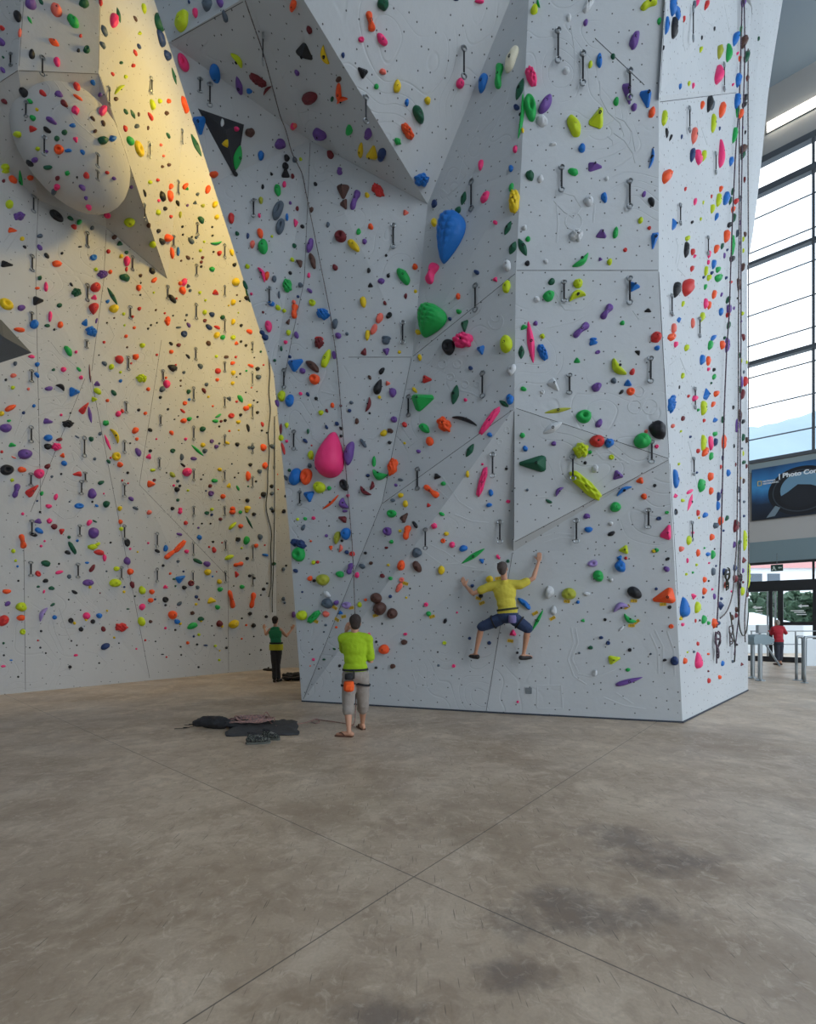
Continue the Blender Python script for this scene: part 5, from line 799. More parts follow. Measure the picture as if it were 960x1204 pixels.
for e in entries:
    if e['nm']: e['label'] = e['nm'] + ' bolted to the ' + region(e['x'], e['y'])
ok = [e for e in entries if hit(e['x'], e['y'])[0] is not None]
ok.sort(key=lambda e: -(e['l'] * e['w']))
NBIG = 300
for e in ok[:NBIG]:
    p, n, s_, vs_, fs, dep = hold_geo(e, *((22, 72) if e['s'] == 'q' else (9, 32)))
    o = mesh_obj('climbing_hold', vs_, fs, HM[e['c']], None, smooth=(e['s'] != 'w'), loc=p)
    tag(o, e['label'], 'climbing hold', 'large climbing holds on the walls')
    q = n.to_track_quat('Z', 'Y').to_matrix(); r = .011 * (1.5 if e['l'] > 20 else 1)
    MB().lathe([(r, -.03), (r * 1.35, -.004), (r * 1.35, .003), (r * .8, .004), (r * .7, -.004)], n * (dep * .97), 10, 0, q).build('bolt', M_BOLT, o)
cm = list(SRGB); small = MB()
for e in ok[NBIG:]:
    p, n, s_, vs_, fs, dep = hold_geo(e, 4, 12); small.add([v + p for v in vs_], fs, cm.index(e['c']))
o = small.build('small_climbing_hold', [HM[c] for c in cm], smooth=True, origin=(0, 10, 5))
tag(o, 'many small coloured climbing holds scattered over the white walls', 'climbing holds', kind='stuff')
print('HOLDS', len(entries), len(ok), 'px area limit', ok[min(NBIG, len(ok)) - 1]['l'], ok[min(NBIG, len(ok)) - 1]['w'])

# ------------------------------------------------------------------ route tags
M_TAG = mat('yellow_tag', srgb(222, 182, 40), .6); M_TINK = mat('tag_ink', srgb(50, 45, 30), .7)
def near_named(x, y, anyb=True):
    q = min([e for e in ok[:NBIG]], key=lambda e: (e['x'] - x) ** 2 + (e['y'] - y) ** 2); return q
lab_used = {}
for i, (x, y) in enumerate(TAGS):
    p, n, U, Vv, s_ = frame(x, y); a = math.radians((i * 37) % 70 - 30); ca, sa = math.cos(a), math.sin(a); u, v = U.normalized() * s_, Vv.normalized() * s_
    ex = (u * ca + v * sa) * 3.4; ey = (v * ca - u * sa) * 1.8; m = MB()
    m.prism([-ex - ey - n * .004, ex - ey - n * .004, ex + ey - n * .004, -ex + ey - n * .004], n * .014, 0)
    for t in (-.55, -.1, .35, .72): m.prism([ex * (t - .07) - ey * .7 + n * .009, ex * (t + .07) - ey * .7 + n * .009, ex * (t + .12) + ey * .7 + n * .009, ex * (t - .02) + ey * .7 + n * .009], n * .002, 1)
    o = m.build('route_tag', [M_TAG, M_TINK], None); o.location = p
    q = near_named(x, y); nm = ('the ' + q['nm']) if q['nm'] else None
    if not nm: nl = near_land(x, y); nm = nl[2]; dd = dirw(x - nl[0], y - nl[1])
    else: dd = dirw(x - q['x'], y - q['y'])
    lb = f"small yellow striped route tag {dd} {nm}"; k = lab_used.get(lb, 0); lab_used[lb] = k + 1
    if k: lb = ['', 'farther ', 'farthest ', 'outermost '][k] + lb
    tag(o, lb, 'tag', 'yellow route tags on the walls')
# ------------------------------------------------------------------ quickdraws
M_CHR = mat('carabiner_steel', srgb(150, 156, 160), .3, .9); M_SLING = mat('black_sling', srgb(34, 36, 42), .8)
def qd_parts():
    out = []
    def oval(cz, ry, rx, n=14): return [(rx * math.sin(6.2832 * k / n), 0.0, cz + ry * math.cos(6.2832 * k / n)) for k in range(n)]
    out.append(('hanger_plate', MB().box((0, .012, .0), (.045, .008, .06), bev=.003), M_CHR))
    out.append(('carabiner', MB().tube(oval(-.09, .085, .036), .011, 7, closed=True), M_CHR))
    out.append(('sling', MB().box((0, 0, -.50), (.024, .014, .70), bev=.003), M_SLING))
    out.append(('carabiner', MB().tube(oval(-.91, .085, .036), .011, 7, closed=True), M_CHR))
    return [(a, b.build(a, c_), c_) for a, b, c_ in out]
proto = qd_parts(); first = True; seen = {}
def qd_label(x, y):
    nl = near_land(x, y); key = (dirw(x - nl[0], y - nl[1]), nl[2]); return key, math.hypot(x - nl[0], y - nl[1])
qg = {}
for q in QDRAWS: k_, d_ = qd_label(q[0], q[1] + q[2] / 2); qg.setdefault(k_, []).append((d_, q))
for k_, lst in qg.items():
    lst.sort()
    for i, (d_, (x, y, h)) in enumerate(lst):
        p, n = hit(x, y)
        if p is None: continue
        s_ = p.y / FPX; L_ = h * s_; t = empty('quickdraw', p + n * .035)
        hn = Vector((n.x, n.y, 0)).normalized(); t.rotation_euler = (0, 0, math.atan2(-hn.y, -hn.x) - math.pi / 2); 
        # swing the strap clear of a wall that slopes outwards below
        pb_, nb_ = hit(x, y + h); lean = 0
        t.scale = (1.15, 1.15, L_)
        pre = ('nearest ' if i == 0 else ORD[min(i, 9)] + ' ') if len(lst) > 1 else ''
        tag(t, f"{pre}steel quickdraw on a black sling hanging {k_[0]} {k_[1]}", 'quickdraw', 'quickdraws hanging on the walls')
        if len(t['label'].split()) > 16: t['label'] = f"{pre}hanging quickdraw {k_[0]} {k_[1]}"
        for nm, ob, mt in proto:
            if first: c_ = ob
            else: c_ = ob.copy(); COL.objects.link(c_)
            c_.parent = t
        first = False
# ------------------------------------------------------------------ people
SKIN = mat('skin', srgb(196, 146, 118), .55, bump=.05, bscale=40); HAIR = mat('dark_brown_hair', srgb(52, 42, 38), .8, bump=.6, bscale=90)
EYEW = mat('eye_white', srgb(230, 228, 222), .3); EYED = mat('eye_iris', srgb(40, 34, 30), .3)
def cloth(name, c): return mat(name, srgb(*c), .9, bump=.5, bscale=14)
def fuse(mb, name, m_, parent, vox=.011, it=3, wr=0.0):
    """merge overlapping closed shapes into one continuous skin"""
    o_ = mb.build(name, m_, parent); r = o_.modifiers.new('r', 'REMESH'); r.mode = 'VOXEL'; r.voxel_size = vox; r.use_smooth_shade = True
    s_ = o_.modifiers.new('s', 'SMOOTH'); s_.iterations = it; s_.factor = .6
    dg = bpy.context.evaluated_depsgraph_get(); me = bpy.data.meshes.new_from_object(o_.evaluated_get(dg)); o_.modifiers.clear(); old = o_.data; o_.data = me; me.name = name; bpy.data.meshes.remove(old)
    if wr:
        for v in me.vertices:
            q = v.co; v.co = q + v.normal * wr * (noise.noise(Vector((q.x * 6, q.y * 6, q.z * 16))) + .5 * noise.noise(q * 26))
    if not me.materials: me.materials.append(m_)
    for p_ in me.polygons: p_.use_smooth = True
    return o_
def basis(d, up_=Vector((0, 0, 1))):
    d = Vector(d).normalized(); r = d.cross(up_)
    r = r.normalized() if r.length > 1e-3 else Vector((1, 0, 0)); return d, r, r.cross(d)
def hand(mb, wrist, d, pn, side, curl=.5, k=1.0):
    """palm, four fingers of unequal length and a thumb; d points along the palm, pn out of the palm"""
    d = Vector(d).normalized(); pn = (Vector(pn) - d * Vector(pn).dot(d)).normalized(); x = d.cross(pn) * side; w = Vector(wrist)
    for t in (.02, .045, .07):
        for q in (-.024, 0, .024): mb.ball(w + d * t * k + x * q * k, .020 * k, n=8, m=6)
    for i, (off, ln) in enumerate(((.033, .068), (.011, .078), (-.011, .072), (-.032, .056))):
        p = w + d * .085 * k + x * off * k; dd = d.copy(); P = [w + d * .055 * k + x * off * k, p]
        for j, f in enumerate((.45, .32, .23)):
            dd = (dd + pn * curl * (.5 + .25 * j)).normalized(); p = p + dd * ln * f * k; P.append(p)
        mb.limb(P, [.0105 * k, .0105 * k, .0095 * k, .009 * k, .008 * k], 8)
    b = w + d * .025 * k + x * .03 * k; td = (x * .8 + d * .7 + pn * .35).normalized(); p1 = b + td * .035 * k; td2 = (td + d * .4 + pn * curl * .5).normalized()
    mb.limb([b, p1, p1 + td2 * .03 * k, p1 + td2 * .052 * k], [.013 * k, .012 * k, .0105 * k, .009 * k], 8)
def head(mb, c, f, up_, k=1.0):
    """skull, jaw, nose, ears; f = facing direction"""
    f = Vector(f).normalized(); u = Vector(up_).normalized(); r = f.cross(u).normalized(); u = r.cross(f); R = Matrix((r, f, u)).transposed(); c = Vector(c)
    mb.ball(c + u * .02 * k, (.076 * k, .095 * k, .098 * k), R, n=18, m=14); mb.ball(c - u * .055 * k + f * .028 * k, (.054 * k, .062 * k, .062 * k), R, n=14, m=10)
    mb.ball(c - u * .022 * k + f * .099 * k, (.013 * k, .02 * k, .026 * k), R, n=8, m=8); mb.ball(c - u * .062 * k + f * .086 * k, (.026 * k, .012 * k, .010 * k), R, n=8, m=6)
    mb.ball(c + u * .012 * k + f * .088 * k, (.05 * k, .012 * k, .012 * k), R, n=8, m=6)
    for s_ in (-1, 1): mb.ball(c + r * .078 * s_ * k - u * .008 * k - f * .01 * k, (.010 * k, .02 * k, .032 * k), R, n=8, m=8)
    return R
def face_parts(c, R, parent, k=1.0):
    for s_ in (-1, 1):
        p = Vector(c) + R @ Vector((.031 * s_, .083, -.002)) * k
        e_ = MB().ball(p, .0125 * k, n=10, m=8).build('eye', EYEW, parent, True); MB().ball(p + R @ Vector((0, .008, 0)) * k, .0062 * k, n=8, m=6).build('iris', EYED, e_, True)
def hair(c, R, parent, m_, k=1.0, long_=0):
    h = MB(); c = Vector(c)
    h.ball(c + R @ Vector((0, -.014, .036)) * k, (.084 * k, .097 * k, .094 * k), R, n=20, m=14); h.ball(c + R @ Vector((0, -.045, -.03)) * k, (.068 * k, .052 * k, .062 * k), R, n=14, m=10)
    if long_: h.ball(c + R @ Vector((0, -.06, -.09)) * k, (.07 * k, .05 * k, .10 * k), R)
    return fuse(h, 'hair', m_, parent, .010, 2, .004)
def foot(mb, ankle, d, k=1.0, drop=.075):
    a = Vector(ankle); d = Vector(d).normalized(); s = a - Vector((0, 0, drop)) * k
    mb.limb([a, a - Vector((0, 0, drop * .5)) * k], [.036 * k, .036 * k], 10); mb.limb([s - d * .045 * k + Vector((0, 0, .034)) * k, s + d * .06 * k + Vector((0, 0, .034)) * k, s + d * .15 * k + Vector((0, 0, .022)) * k, s + d * .185 * k + Vector((0, 0, .018)) * k], [.034 * k, .036 * k, .028 * k, .018 * k], 12)
def leg_limb(mb, h, kn, an, k=1.0, ex=0, cut=1.0, mi=0):
    h, kn, an = Vector(h), Vector(kn), Vector(an); r = [.088, .082, .062, .056]; P = [h, h.lerp(kn, .35), h.lerp(kn, .8), kn]
    P2 = [kn.lerp(an, .12), kn.lerp(an, .3), kn.lerp(an, .6), kn.lerp(an, .88), an]; r2 = [.055, .058, .046, .034, .033]
    mb.limb(P + P2, [q * k + ex for q in r + r2], 14)
def arm_limb(mb, s_, e_, w_, k=1.0, ex=0):
    s_, e_, w_ = Vector(s_), Vector(e_), Vector(w_); mb.limb([s_, s_.lerp(e_, .4), s_.lerp(e_, .85), e_, e_.lerp(w_, .25), e_.lerp(w_, .7), w_], [q * k + ex for q in (.054, .048, .041, .040, .041, .030, .025)], 12)
def torso(mb, pel, ch, shL, shR, nk, hd, fw, ex=0.0, k=1.0):
    pel, ch, shL, shR, nk, hd = map(Vector, (pel, ch, shL, shR, nk, hd)); u = (ch - pel).normalized(); r = (shR - shL).normalized(); f = u.cross(r).normalized(); r = f.cross(u); R = Matrix((r, f, u)).transposed()
    mb.ball(pel, (.155 * k + ex, .115 * k + ex, .12 * k + ex), R, n=18, m=12); mb.ball(pel.lerp(ch, .45), (.140 * k + ex, .105 * k + ex, .17 * k + ex), R, n=18, m=12)
    mb.ball(ch, (.168 * k + ex, .115 * k + ex, .18 * k + ex), R, n=18, m=12); mb.ball(ch + u * .07, (.18 * k + ex, .10 * k + ex, .10 * k + ex), R, n=18, m=12)
    mb.limb([shL, (shL + shR) / 2 + u * .03, shR], [.058 * k + ex, .07 * k + ex, .058 * k + ex], 12); return R
def belt(c, R, rx, ry, h, th, name, m_, parent):
    m = MB(); n = 28; v = []; c = Vector(c)
    for k in range(n):
        a = 6.2832 * k / n
        for (q, z) in ((0, -h / 2), (th, -h / 2), (th, h / 2), (0, h / 2)): v.append(c + R @ Vector(((rx + q) * math.cos(a), (ry + q) * math.sin(a), z)))
    f = []
    for k in range(n):
        j = (k + 1) % n
        for q in range(4): f.append((k * 4 + q, k * 4 + (q + 1) % 4, j * 4 + (q + 1) % 4, j * 4 + q))
    return m.add(v, f).build(name, m_, parent)
BLK = mat('black_webbing', srgb(30, 31, 34), .8)

# ---- belayer standing with the back to the camera
Yb = 6.95; ob = Vector(((417 - CX) / FPX * Yb, Yb, 0)); B1 = empty('person', ob); tag(B1, 'person in a lime green t-shirt and grey shorts standing with an orange chalk bag', 'person')
V3 = Vector
lp = lambda px, py, dy=0.0: V3(((px - CX) / FPX * (Yb + dy) - ob.x, dy, CH + (HZ - py) / FPX * (Yb + dy)))
hdC = lp(417.5, 732.5, .0); face_d = V3((-.35, 1, .10)); shL = lp(403.5, 751, .02); shR = lp(432.5, 752, .0); nk = lp(417.5, 745, 0); chs = lp(418, 762, .0); pel = lp(418.5, 791, .0)
elL = V3((shL.x - .02, .25, shL.z - .20)); wrL = lp(407.5, 741.5, .17); elR = lp(436.5, 777, .02); wrR = V3((elR.x - .10, .27, elR.z + .02))
hL = lp(411, 797, 0); hR = lp(426, 797, .02); kL = lp(409.5, 829, -.03); kR = lp(427, 828, .12)
aL = V3((lp(410.5, 858, -.12).x, -.12, .085)); aR = V3((lp(426.5, 850, .36).x, .36, .085))
bd = MB(); R1 = torso(bd, pel, chs, shL, shR, nk, hdC, None); bd.limb([chs, nk, hdC], [.06, .056, .055], 12); RH = head(bd, hdC, face_d, (0.02, .05, 1), 1.06)
arm_limb(bd, shL, elL, wrL); arm_limb(bd, shR, elR, wrR); hand(bd, wrL, (.25, .1, 1), (.5, .8, 0), -1, .7); hand(bd, wrR, (-.5, .8, .1), (0, .1, 1), 1, .9)
leg_limb(bd, hL, kL, aL); leg_limb(bd, hR, kR, aR); foot(bd, aL, (-1, .25, 0)); foot(bd, aR, (-.45, 1, 0))
fuse(bd, 'body', SKIN, B1, .009); hair(hdC, RH, B1, HAIR, 1.05); face_parts(hdC, RH, B1, 1.06)
LIME = cloth('lime_shirt_fabric', (156, 190, 26))
sh_ = MB(); torso(sh_, lp(418, 785, 0), chs, shL, shR, nk, hdC, None, .026); sh_.limb([chs, nk - V3((0, 0, .03))], [.10, .075], 12)
sh_.limb([shL, shL.lerp(elL, .85)], [.074, .066], 14); sh_.limb([shR, shR.lerp(elR, .82)], [.074, .068], 14); fuse(sh_, 'tshirt', LIME, B1, .011, 3, .006)
GREY = cloth('grey_shorts_fabric', (150, 142, 134))
so = MB(); so.ball(pel - V3((0, 0, .03)), (.185, .142, .14), n=18, m=12); 
for h_, k_, a_ in ((hL, kL, aL), (hR, kR, aR)): so.limb([h_ + V3((0, 0, .04)), h_.lerp(k_, .5), k_, k_.lerp(a_, .22)], [.108, .102, .088, .086], 16)
fuse(so, 'shorts', GREY, B1, .011, 3, .007)
zb_ = lp(418, 787, 0); belt(zb_, R1, .178, .145, .03, .012, 'harness_belt', BLK, B1)
for h_, k_ in ((hL, kL), (hR, kR)):
    c_ = h_.lerp(k_, .22); belt(c_, Matrix.Rotation(.18 if h_ is hR else -.18, 3, 'Y'), .112, .118, .03, .010, 'leg_loop', BLK, B1)
MB().tube([zb_ + V3((0, -.155, 0)), zb_ + V3((0, -.165, -.12))], .010, 6).build('harness_strap', BLK, B1)
cb = lp(412.5, 797, 0) + V3((0, -.20, 0)); m = MB(); m.lathe([(.055, 0), (.062, .02), (.058, .075), (.05, .085), (.03, .08)], cb, 18); m.build('chalk_bag_collar', BLK, B1, True)
cb2 = lp(412.5, 811, 0) + V3((0, -.20, 0)); pk = MB(); pk.lathe([(.045, 0), (.072, .02), (.078, .08), (.07, .135), (.06, .15)], cb2, 18)
pk.box(cb2 + V3((0, -.078, .06)), (.085, .02, .07), bev=.01); fuse(pk, 'chalk_bag', cloth('orange_chalk_bag_fabric', (238, 92, 30)), B1, .010, 1)
# flip-flops: sole and strap
BRN = mat('brown_leather', srgb(96, 62, 46), .7)
for a_, d_ in ((aL, V3((-1, .25, 0)).normalized()), (aR, V3((-.45, 1, 0)).normalized())):
    fl_ = empty('flip_flop', (0, 0, 0)); fl_.parent = B1; c_ = V3((a_.x, a_.y, .0)) + d_ * .07; ang = math.atan2(d_.y, d_.x)
    s_ = V3((-d_.y, d_.x, 0)); prof = [(-.13, .03), (-.1, .04), (0, .04), (.09, .05), (.135, .035), (.14, 0), (.135, -.035), (.09, -.05), (0, -.04), (-.1, -.04), (-.13, -.03)]
    MB().prism([c_ + d_ * x_ + s_ * y_ + V3((0, 0, .001)) for x_, y_ in prof], (0, 0, .018)).build('sole', BRN, fl_)
    for q in (-1, 1): MB().tube(smooth_path([c_ - d_ * .02 + s_ * .042 * q + V3((0, 0, .015)), c_ + d_ * .03 + s_ * .034 * q + V3((0, 0, .06)), c_ + d_ * .10 + V3((0, 0, .035))], 4), .009, 6).build('strap', BRN, fl_)

# ---- climber spread on the wall
def offp(px, py, d):
    p, n = hit(px, py); r = ray(px, py); return p - r * (d / max(.25, -n.dot(r)))
oc = offp(596, 722, .3); P2 = empty('person', oc); tag(P2, 'person in a yellow t-shirt and navy shorts climbing spread-eagled on the wall', 'person')
q_ = lambda px, py, d: offp(px, py, d) - oc
nC = hit(590, 700)[1]; hd2 = q_(591.5, 669, .40); sL = q_(574.5, 690, .30); sR = q_(612, 687.5, .30); ck = q_(594, 697, .31); pv = q_(597, 722, .33); nk2 = q_(593.5, 683, .34)
e1 = q_(556.5, 698, .30); w1 = q_(547.5, 688.5, .10); e2_ = q_(627.5, 680, .27); w2 = q_(634, 659.5, .10)
h1 = q_(588.5, 728, .31); h2 = q_(605.5, 728, .31); n1 = q_(566.5, 737, .30); n2_ = q_(621, 739, .30); a1 = q_(559.5, 768, .17); a2 = q_(616, 769, .17)
bd = MB(); R2 = torso(bd, pv, ck, sL, sR, nk2, hd2, None, -.004, .97); bd.limb([ck, nk2, hd2], [.06, .055, .052], 12); fd = -nC + V3((.15, 0, .25)); RH2 = head(bd, hd2, fd, (0, .15, 1), 1.02)
arm_limb(bd, sL, e1, w1); arm_limb(bd, sR, e2_, w2); hand(bd, w1, (-.45, -.05, 1) , -nC, -1, .35); hand(bd, w2, (.12, .1, 1), -nC, 1, .35)
leg_limb(bd, h1, n1, a1, .95); leg_limb(bd, h2, n2_, a2, .95); t1 = (q_(551, 775.5, .05) - a1); t2 = (q_(627, 775.5, .05) - a2)
foot(bd, a1, (t1.x, t1.y, 0), .95); foot(bd, a2, (t2.x, t2.y, 0), .95); fuse(bd, 'body', SKIN, P2, .009); hair(hd2, RH2, P2, mat('grey_brown_hair', srgb(84, 74, 70), .8, bump=.6, bscale=90), 1.02); face_parts(hd2, RH2, P2, 1.02)
YEL = cloth('yellow_shirt_fabric', (206, 192, 70)); sh_ = MB(); torso(sh_, pv + V3((0, 0, .05)), ck, sL, sR, nk2, hd2, None, .024, .97); sh_.limb([ck, nk2 - V3((0, 0, .03))], [.10, .072], 12)
sh_.limb([sL, sL.lerp(e1, .5)], [.074, .07], 14); sh_.limb([sR, sR.lerp(e2_, .5)], [.074, .07], 14); fuse(sh_, 'tshirt', YEL, P2, .011, 3, .006)
NAV = cloth('navy_shorts_fabric', (44, 60, 92)); so = MB(); so.ball(pv - V3((0, 0, .03)), (.178, .14, .13), R2, n=18, m=12)
for h_, k_ in ((h1, n1), (h2, n2_)): so.limb([h_, h_.lerp(k_, .5), h_.lerp(k_, .98)], [.108, .100, .088], 16)
fuse(so, 'shorts', NAV, P2, .011, 3, .007); belt(q_(597, 716.5, .33), R2, .168, .135, .035, .014, 'harness_belt', mat('olive_webbing', srgb(58, 60, 36), .8), P2)
for h_, k_ in ((h1, n1), (h2, n2_)):
    d_, r_, u_ = basis(k_ - h_); belt(h_.lerp(k_, .35), Matrix((r_, u_, d_)).transposed(), .112, .112, .025, .010, 'leg_loop', BLK, P2)
cbc = q_(604, 727, .33) + nC * .17; MB().lathe([(.05, -.07), (.065, -.05), (.065, .03), (.055, .06), (.03, .055)], cbc, 18).build('chalk_bag', cloth('lilac_chalk_bag_fabric', (120, 112, 160)), P2, True)
for a_, t_ in ((a1, t1), (a2, t2)):
    d_ = V3((t_.x, t_.y, 0)).normalized(); s = a_ - V3((0, 0, .06)); m = MB(); m.limb([s - d_ * .05, s + d_ * .05, s + d_ * .13, s + d_ * .165 - V3((0, 0, .006))], [.045, .044, .036, .022], 14); fuse(m, 'climbing_shoe', mat('black_rubber_shoe', srgb(32, 27, 28), .6), P2, .009, 2)

# ---- figure in the far corner reaching to the wall
Yf = 13.1; of = V3(((324 - CX) / FPX * Yf, Yf, 0)); P3 = empty('person', of); tag(P3, 'person in a green tank top and dark trousers reaching out in the far corner', 'person')
g_ = lambda px, py, dy=0.0: V3(((px - CX) / FPX * (Yf + dy) - of.x, dy, CH + (HZ - py) / FPX * (Yf + dy)))
hd3 = g_(324, 729.5); sL = g_(318, 740.5); sR = g_(330, 740.5); ck = g_(324, 745.5); pv = g_(325, 760); nk3 = g_(324, 736)
el = g_(313, 746, .1); wl = g_(311, 739, .32); er = g_(337, 748, .12); wr = g_(343.5, 740, .30); hl = g_(322.5, 765); hr = g_(327.5, 765); kl = g_(323, 782.5); kr = g_(326.5, 782, .05); al = V3((g_(323, 790).x, 0, .085)); ar = V3((g_(326.5, 790).x, .1, .085))
bd = MB(); R3 = torso(bd, pv, ck, sL, sR, nk3, hd3, None, -.004, .95); bd.limb([ck, nk3, hd3], [.06, .054, .05], 12); RH3 = head(bd, hd3, (.15, 1, .15), (0, 0, 1)); arm_limb(bd, sL, el, wl); arm_limb(bd, sR, er, wr)
hand(bd, wl, (-.2, .4, .8), (0, 1, 0), -1, .5); hand(bd, wr, (.3, .3, .9), (0, 1, 0), 1, .4); leg_limb(bd, hl, kl, al); leg_limb(bd, hr, kr, ar); foot(bd, al, (-.1, 1, 0)); foot(bd, ar, (.2, 1, 0)); fuse(bd, 'body', SKIN, P3, .011); hair(hd3, RH3, P3, HAIR); face_parts(hd3, RH3, P3)
sh_ = MB(); torso(sh_, pv + V3((0, 0, .02)), ck - V3((0, 0, .02)), sL.lerp(sR, .2), sR.lerp(sL, .2), nk3, hd3, None, .016, .95); fuse(sh_, 'tank_top', cloth('green_tank_fabric', (40, 128, 84)), P3, .012)
so = MB(); so.ball(pv - V3((0, 0, .04)), (.17, .135, .13), n=18, m=12); [so.limb([h_, h_.lerp(k_, .5), k_, k_.lerp(a_, .5), a_ + V3((0, 0, .03))], [.105, .095, .078, .068, .062], 14) for h_, k_, a_ in ((hl, kl, al), (hr, kr, ar))]
fuse(so, 'trousers', cloth('dark_trouser_fabric', (52, 50, 50)), P3, .012, 3, .006); belt(pv - V3((0, 0, .02)), Matrix.Identity(3), .172, .135, .16, .016, 'yellow_waist_cloth', cloth('yellow_green_cloth', (186, 178, 44)), P3); belt(pv + V3((0, 0, .09)), Matrix.Identity(3), .165, .13, .04, .016, 'harness_belt', BLK, P3)
for a_, d_ in ((al, V3((-.1, 1, 0))), (ar, V3((.2, 1, 0)))): d_.normalize(); m = MB(); m.limb([V3((a_.x, a_.y, .04)) - d_ * .05, V3((a_.x, a_.y, .042)) + d_ * .08, V3((a_.x, a_.y, .032)) + d_ * .18], [.042, .042, .03], 12); fuse(m, 'shoe', mat('dark_shoe', srgb(44, 40, 38), .7), P3, .011, 1)

# ---- visitor at the glass doors, leaning on the rail
Ye = 18.35; oe = V3(((915.5 - CX) / FPX * Ye, Ye, 0)); P4 = empty('person', oe); tag(P4, 'person in a red jacket and dark trousers leaning on the rail by the doors', 'person')
k_ = lambda px, py, dy=0.0: V3(((px - CX) / FPX * (Ye + dy) - oe.x, dy, CH + (HZ - py) / FPX * (Ye + dy)))
hd4 = k_(914, 732.5, .05); sL = k_(909.5, 739); sR = k_(920.5, 738.5); ck = k_(915, 743); pv = k_(916, 754, -.08); nk4 = k_(914.5, 736.3, .03)
el = k_(908, 745.5, .12); wl = k_(905.5, 741.5, .40); er = k_(924.5, 744.5, .12); wr = k_(923.5, 743.5, .42); hl = k_(913.7, 757, -.06); hr = k_(918.3, 757, -.06); kl = k_(914.2, 768.5); kr = k_(918, 768.5); al = V3((k_(914.5, 770).x, 0, .085)); ar = V3((k_(918.3, 770).x, .0, .085))
bd = MB(); torso(bd, pv, ck, sL, sR, nk4, hd4, None, -.004, .95); bd.limb([ck, nk4, hd4], [.06, .054, .05], 12); RH4 = head(bd, hd4, (-.1, 1, -.1), (0, 0, 1)); arm_limb(bd, sL, el, wl); arm_limb(bd, sR, er, wr)
hand(bd, wl, (-.3, .8, -.1), (0, 0, -1), 1, .8); hand(bd, wr, (.2, .8, -.1), (0, 0, -1), -1, .8); leg_limb(bd, hl, kl, al); leg_limb(bd, hr, kr, ar); foot(bd, al, (0, 1, 0)); foot(bd, ar, (.2, 1, 0)); fuse(bd, 'body', SKIN, P4, .011); hair(hd4, RH4, P4, mat('grey_hair', srgb(150, 142, 134), .8, bump=.6, bscale=90)); face_parts(hd4, RH4, P4)
sh_ = MB(); torso(sh_, pv + V3((0, 0, .02)), ck, sL, sR, nk4, hd4, None, .03, .95); sh_.limb([sL, el, el.lerp(wl, .85)], [.078, .064, .05], 12); sh_.limb([sR, er, er.lerp(wr, .85)], [.078, .064, .05], 12); fuse(sh_, 'jacket', cloth('red_jacket_fabric', (168, 40, 54)), P4, .012, 3, .006)
so = MB(); so.ball(pv - V3((0, 0, .04)), (.17, .135, .13), n=18, m=12); [so.limb([h_, h_.lerp(q, .5), q, q.lerp(a_, .6)], [.105, .095, .08, .07], 14) for h_, q, a_ in ((hl, kl, al), (hr, kr, ar))]
fuse(so, 'trousers', cloth('charcoal_trouser_fabric', (48, 54, 66)), P4, .012, 3, .006)
for a_, d_ in ((al, V3((0, 1, 0))), (ar, V3((.2, 1, 0)))): d_.normalize(); m = MB(); m.limb([V3((a_.x, a_.y, .04)) - d_ * .05, V3((a_.x, a_.y, .042)) + d_ * .08, V3((a_.x, a_.y, .032)) + d_ * .18], [.042, .042, .03], 12); fuse(m, 'shoe', mat('brown_shoe', srgb(92, 66, 54), .7), P4, .011, 1)
# ------------------------------------------------------------------ ropes
def rope_mat(name, a, b):
    m = bpy.data.materials.new(name); m.use_nodes = True; t = m.node_tree; bs = t.nodes['Principled BSDF']; bs.inputs['Roughness'].default_value = .85
    w = t.nodes.new('ShaderNodeTexVoronoi'); w.inputs['Scale'].default_value = 60; c = t.nodes.new('ShaderNodeTexCoord'); t.links.new(c.outputs['Object'], w.inputs['Vector'])
    r = t.nodes.new('ShaderNodeValToRGB'); r.color_ramp.interpolation = 'CONSTANT'; r.color_ramp.elements[0].color = a; r.color_ramp.elements[1].color = b; r.color_ramp.elements[1].position = .55
    s = t.nodes.new('ShaderNodeSeparateColor'); t.links.new(w.outputs['Color'], s.inputs[0]); t.links.new(s.outputs[0], r.inputs[0]); t.links.new(r.outputs[0], bs.inputs['Base Color']); return m
R_GREY = rope_mat('grey_rope', srgb(82, 78, 80), srgb(132, 122, 120)); R_PINK = rope_mat('pink_grey_rope', srgb(172, 132, 124), srgb(134, 112, 108)); R_VIO = rope_mat('violet_rope', srgb(104, 84, 98), srgb(62, 58, 66)); R_DK = rope_mat('dark_rope', srgb(44, 46, 40), srgb(74, 76, 60))
def wall_rope(pts, label, m_, r=.010, off=.035, extra=None, taut=False):
    P = []
    for i in range(len(pts) - 1):
        (x0, y0), (x1, y1) = pts[i], pts[i + 1]; n_ = max(1, int(math.hypot(x1 - x0, y1 - y0) / 9))
        for k in range(n_):
            p, n = hit(x0 + (x1 - x0) * k / n_, y0 + (y1 - y0) * k / n_)
            if p is not None: P.append(p + n * off)
    p, n = hit(*pts[-1]); P.append(p + n * off)
    # drop spikes where the ray crosses a facet edge
    Q = [P[0]]
    for a in P[1:]:
        if (a - Q[-1]).length < 1.0: Q.append(a)
    P = [Q[0]] + [(Q[i - 1] + Q[i] * 2 + Q[i + 1]) / 4 for i in range(1, len(Q) - 1)] + [Q[-1]]
    if extra: P += extra
    o_ = MB().tube(smooth_path(P, 3), r, 7).build('rope', m_, None, True, origin=P[-1]); tag(o_, label, 'rope'); return o_
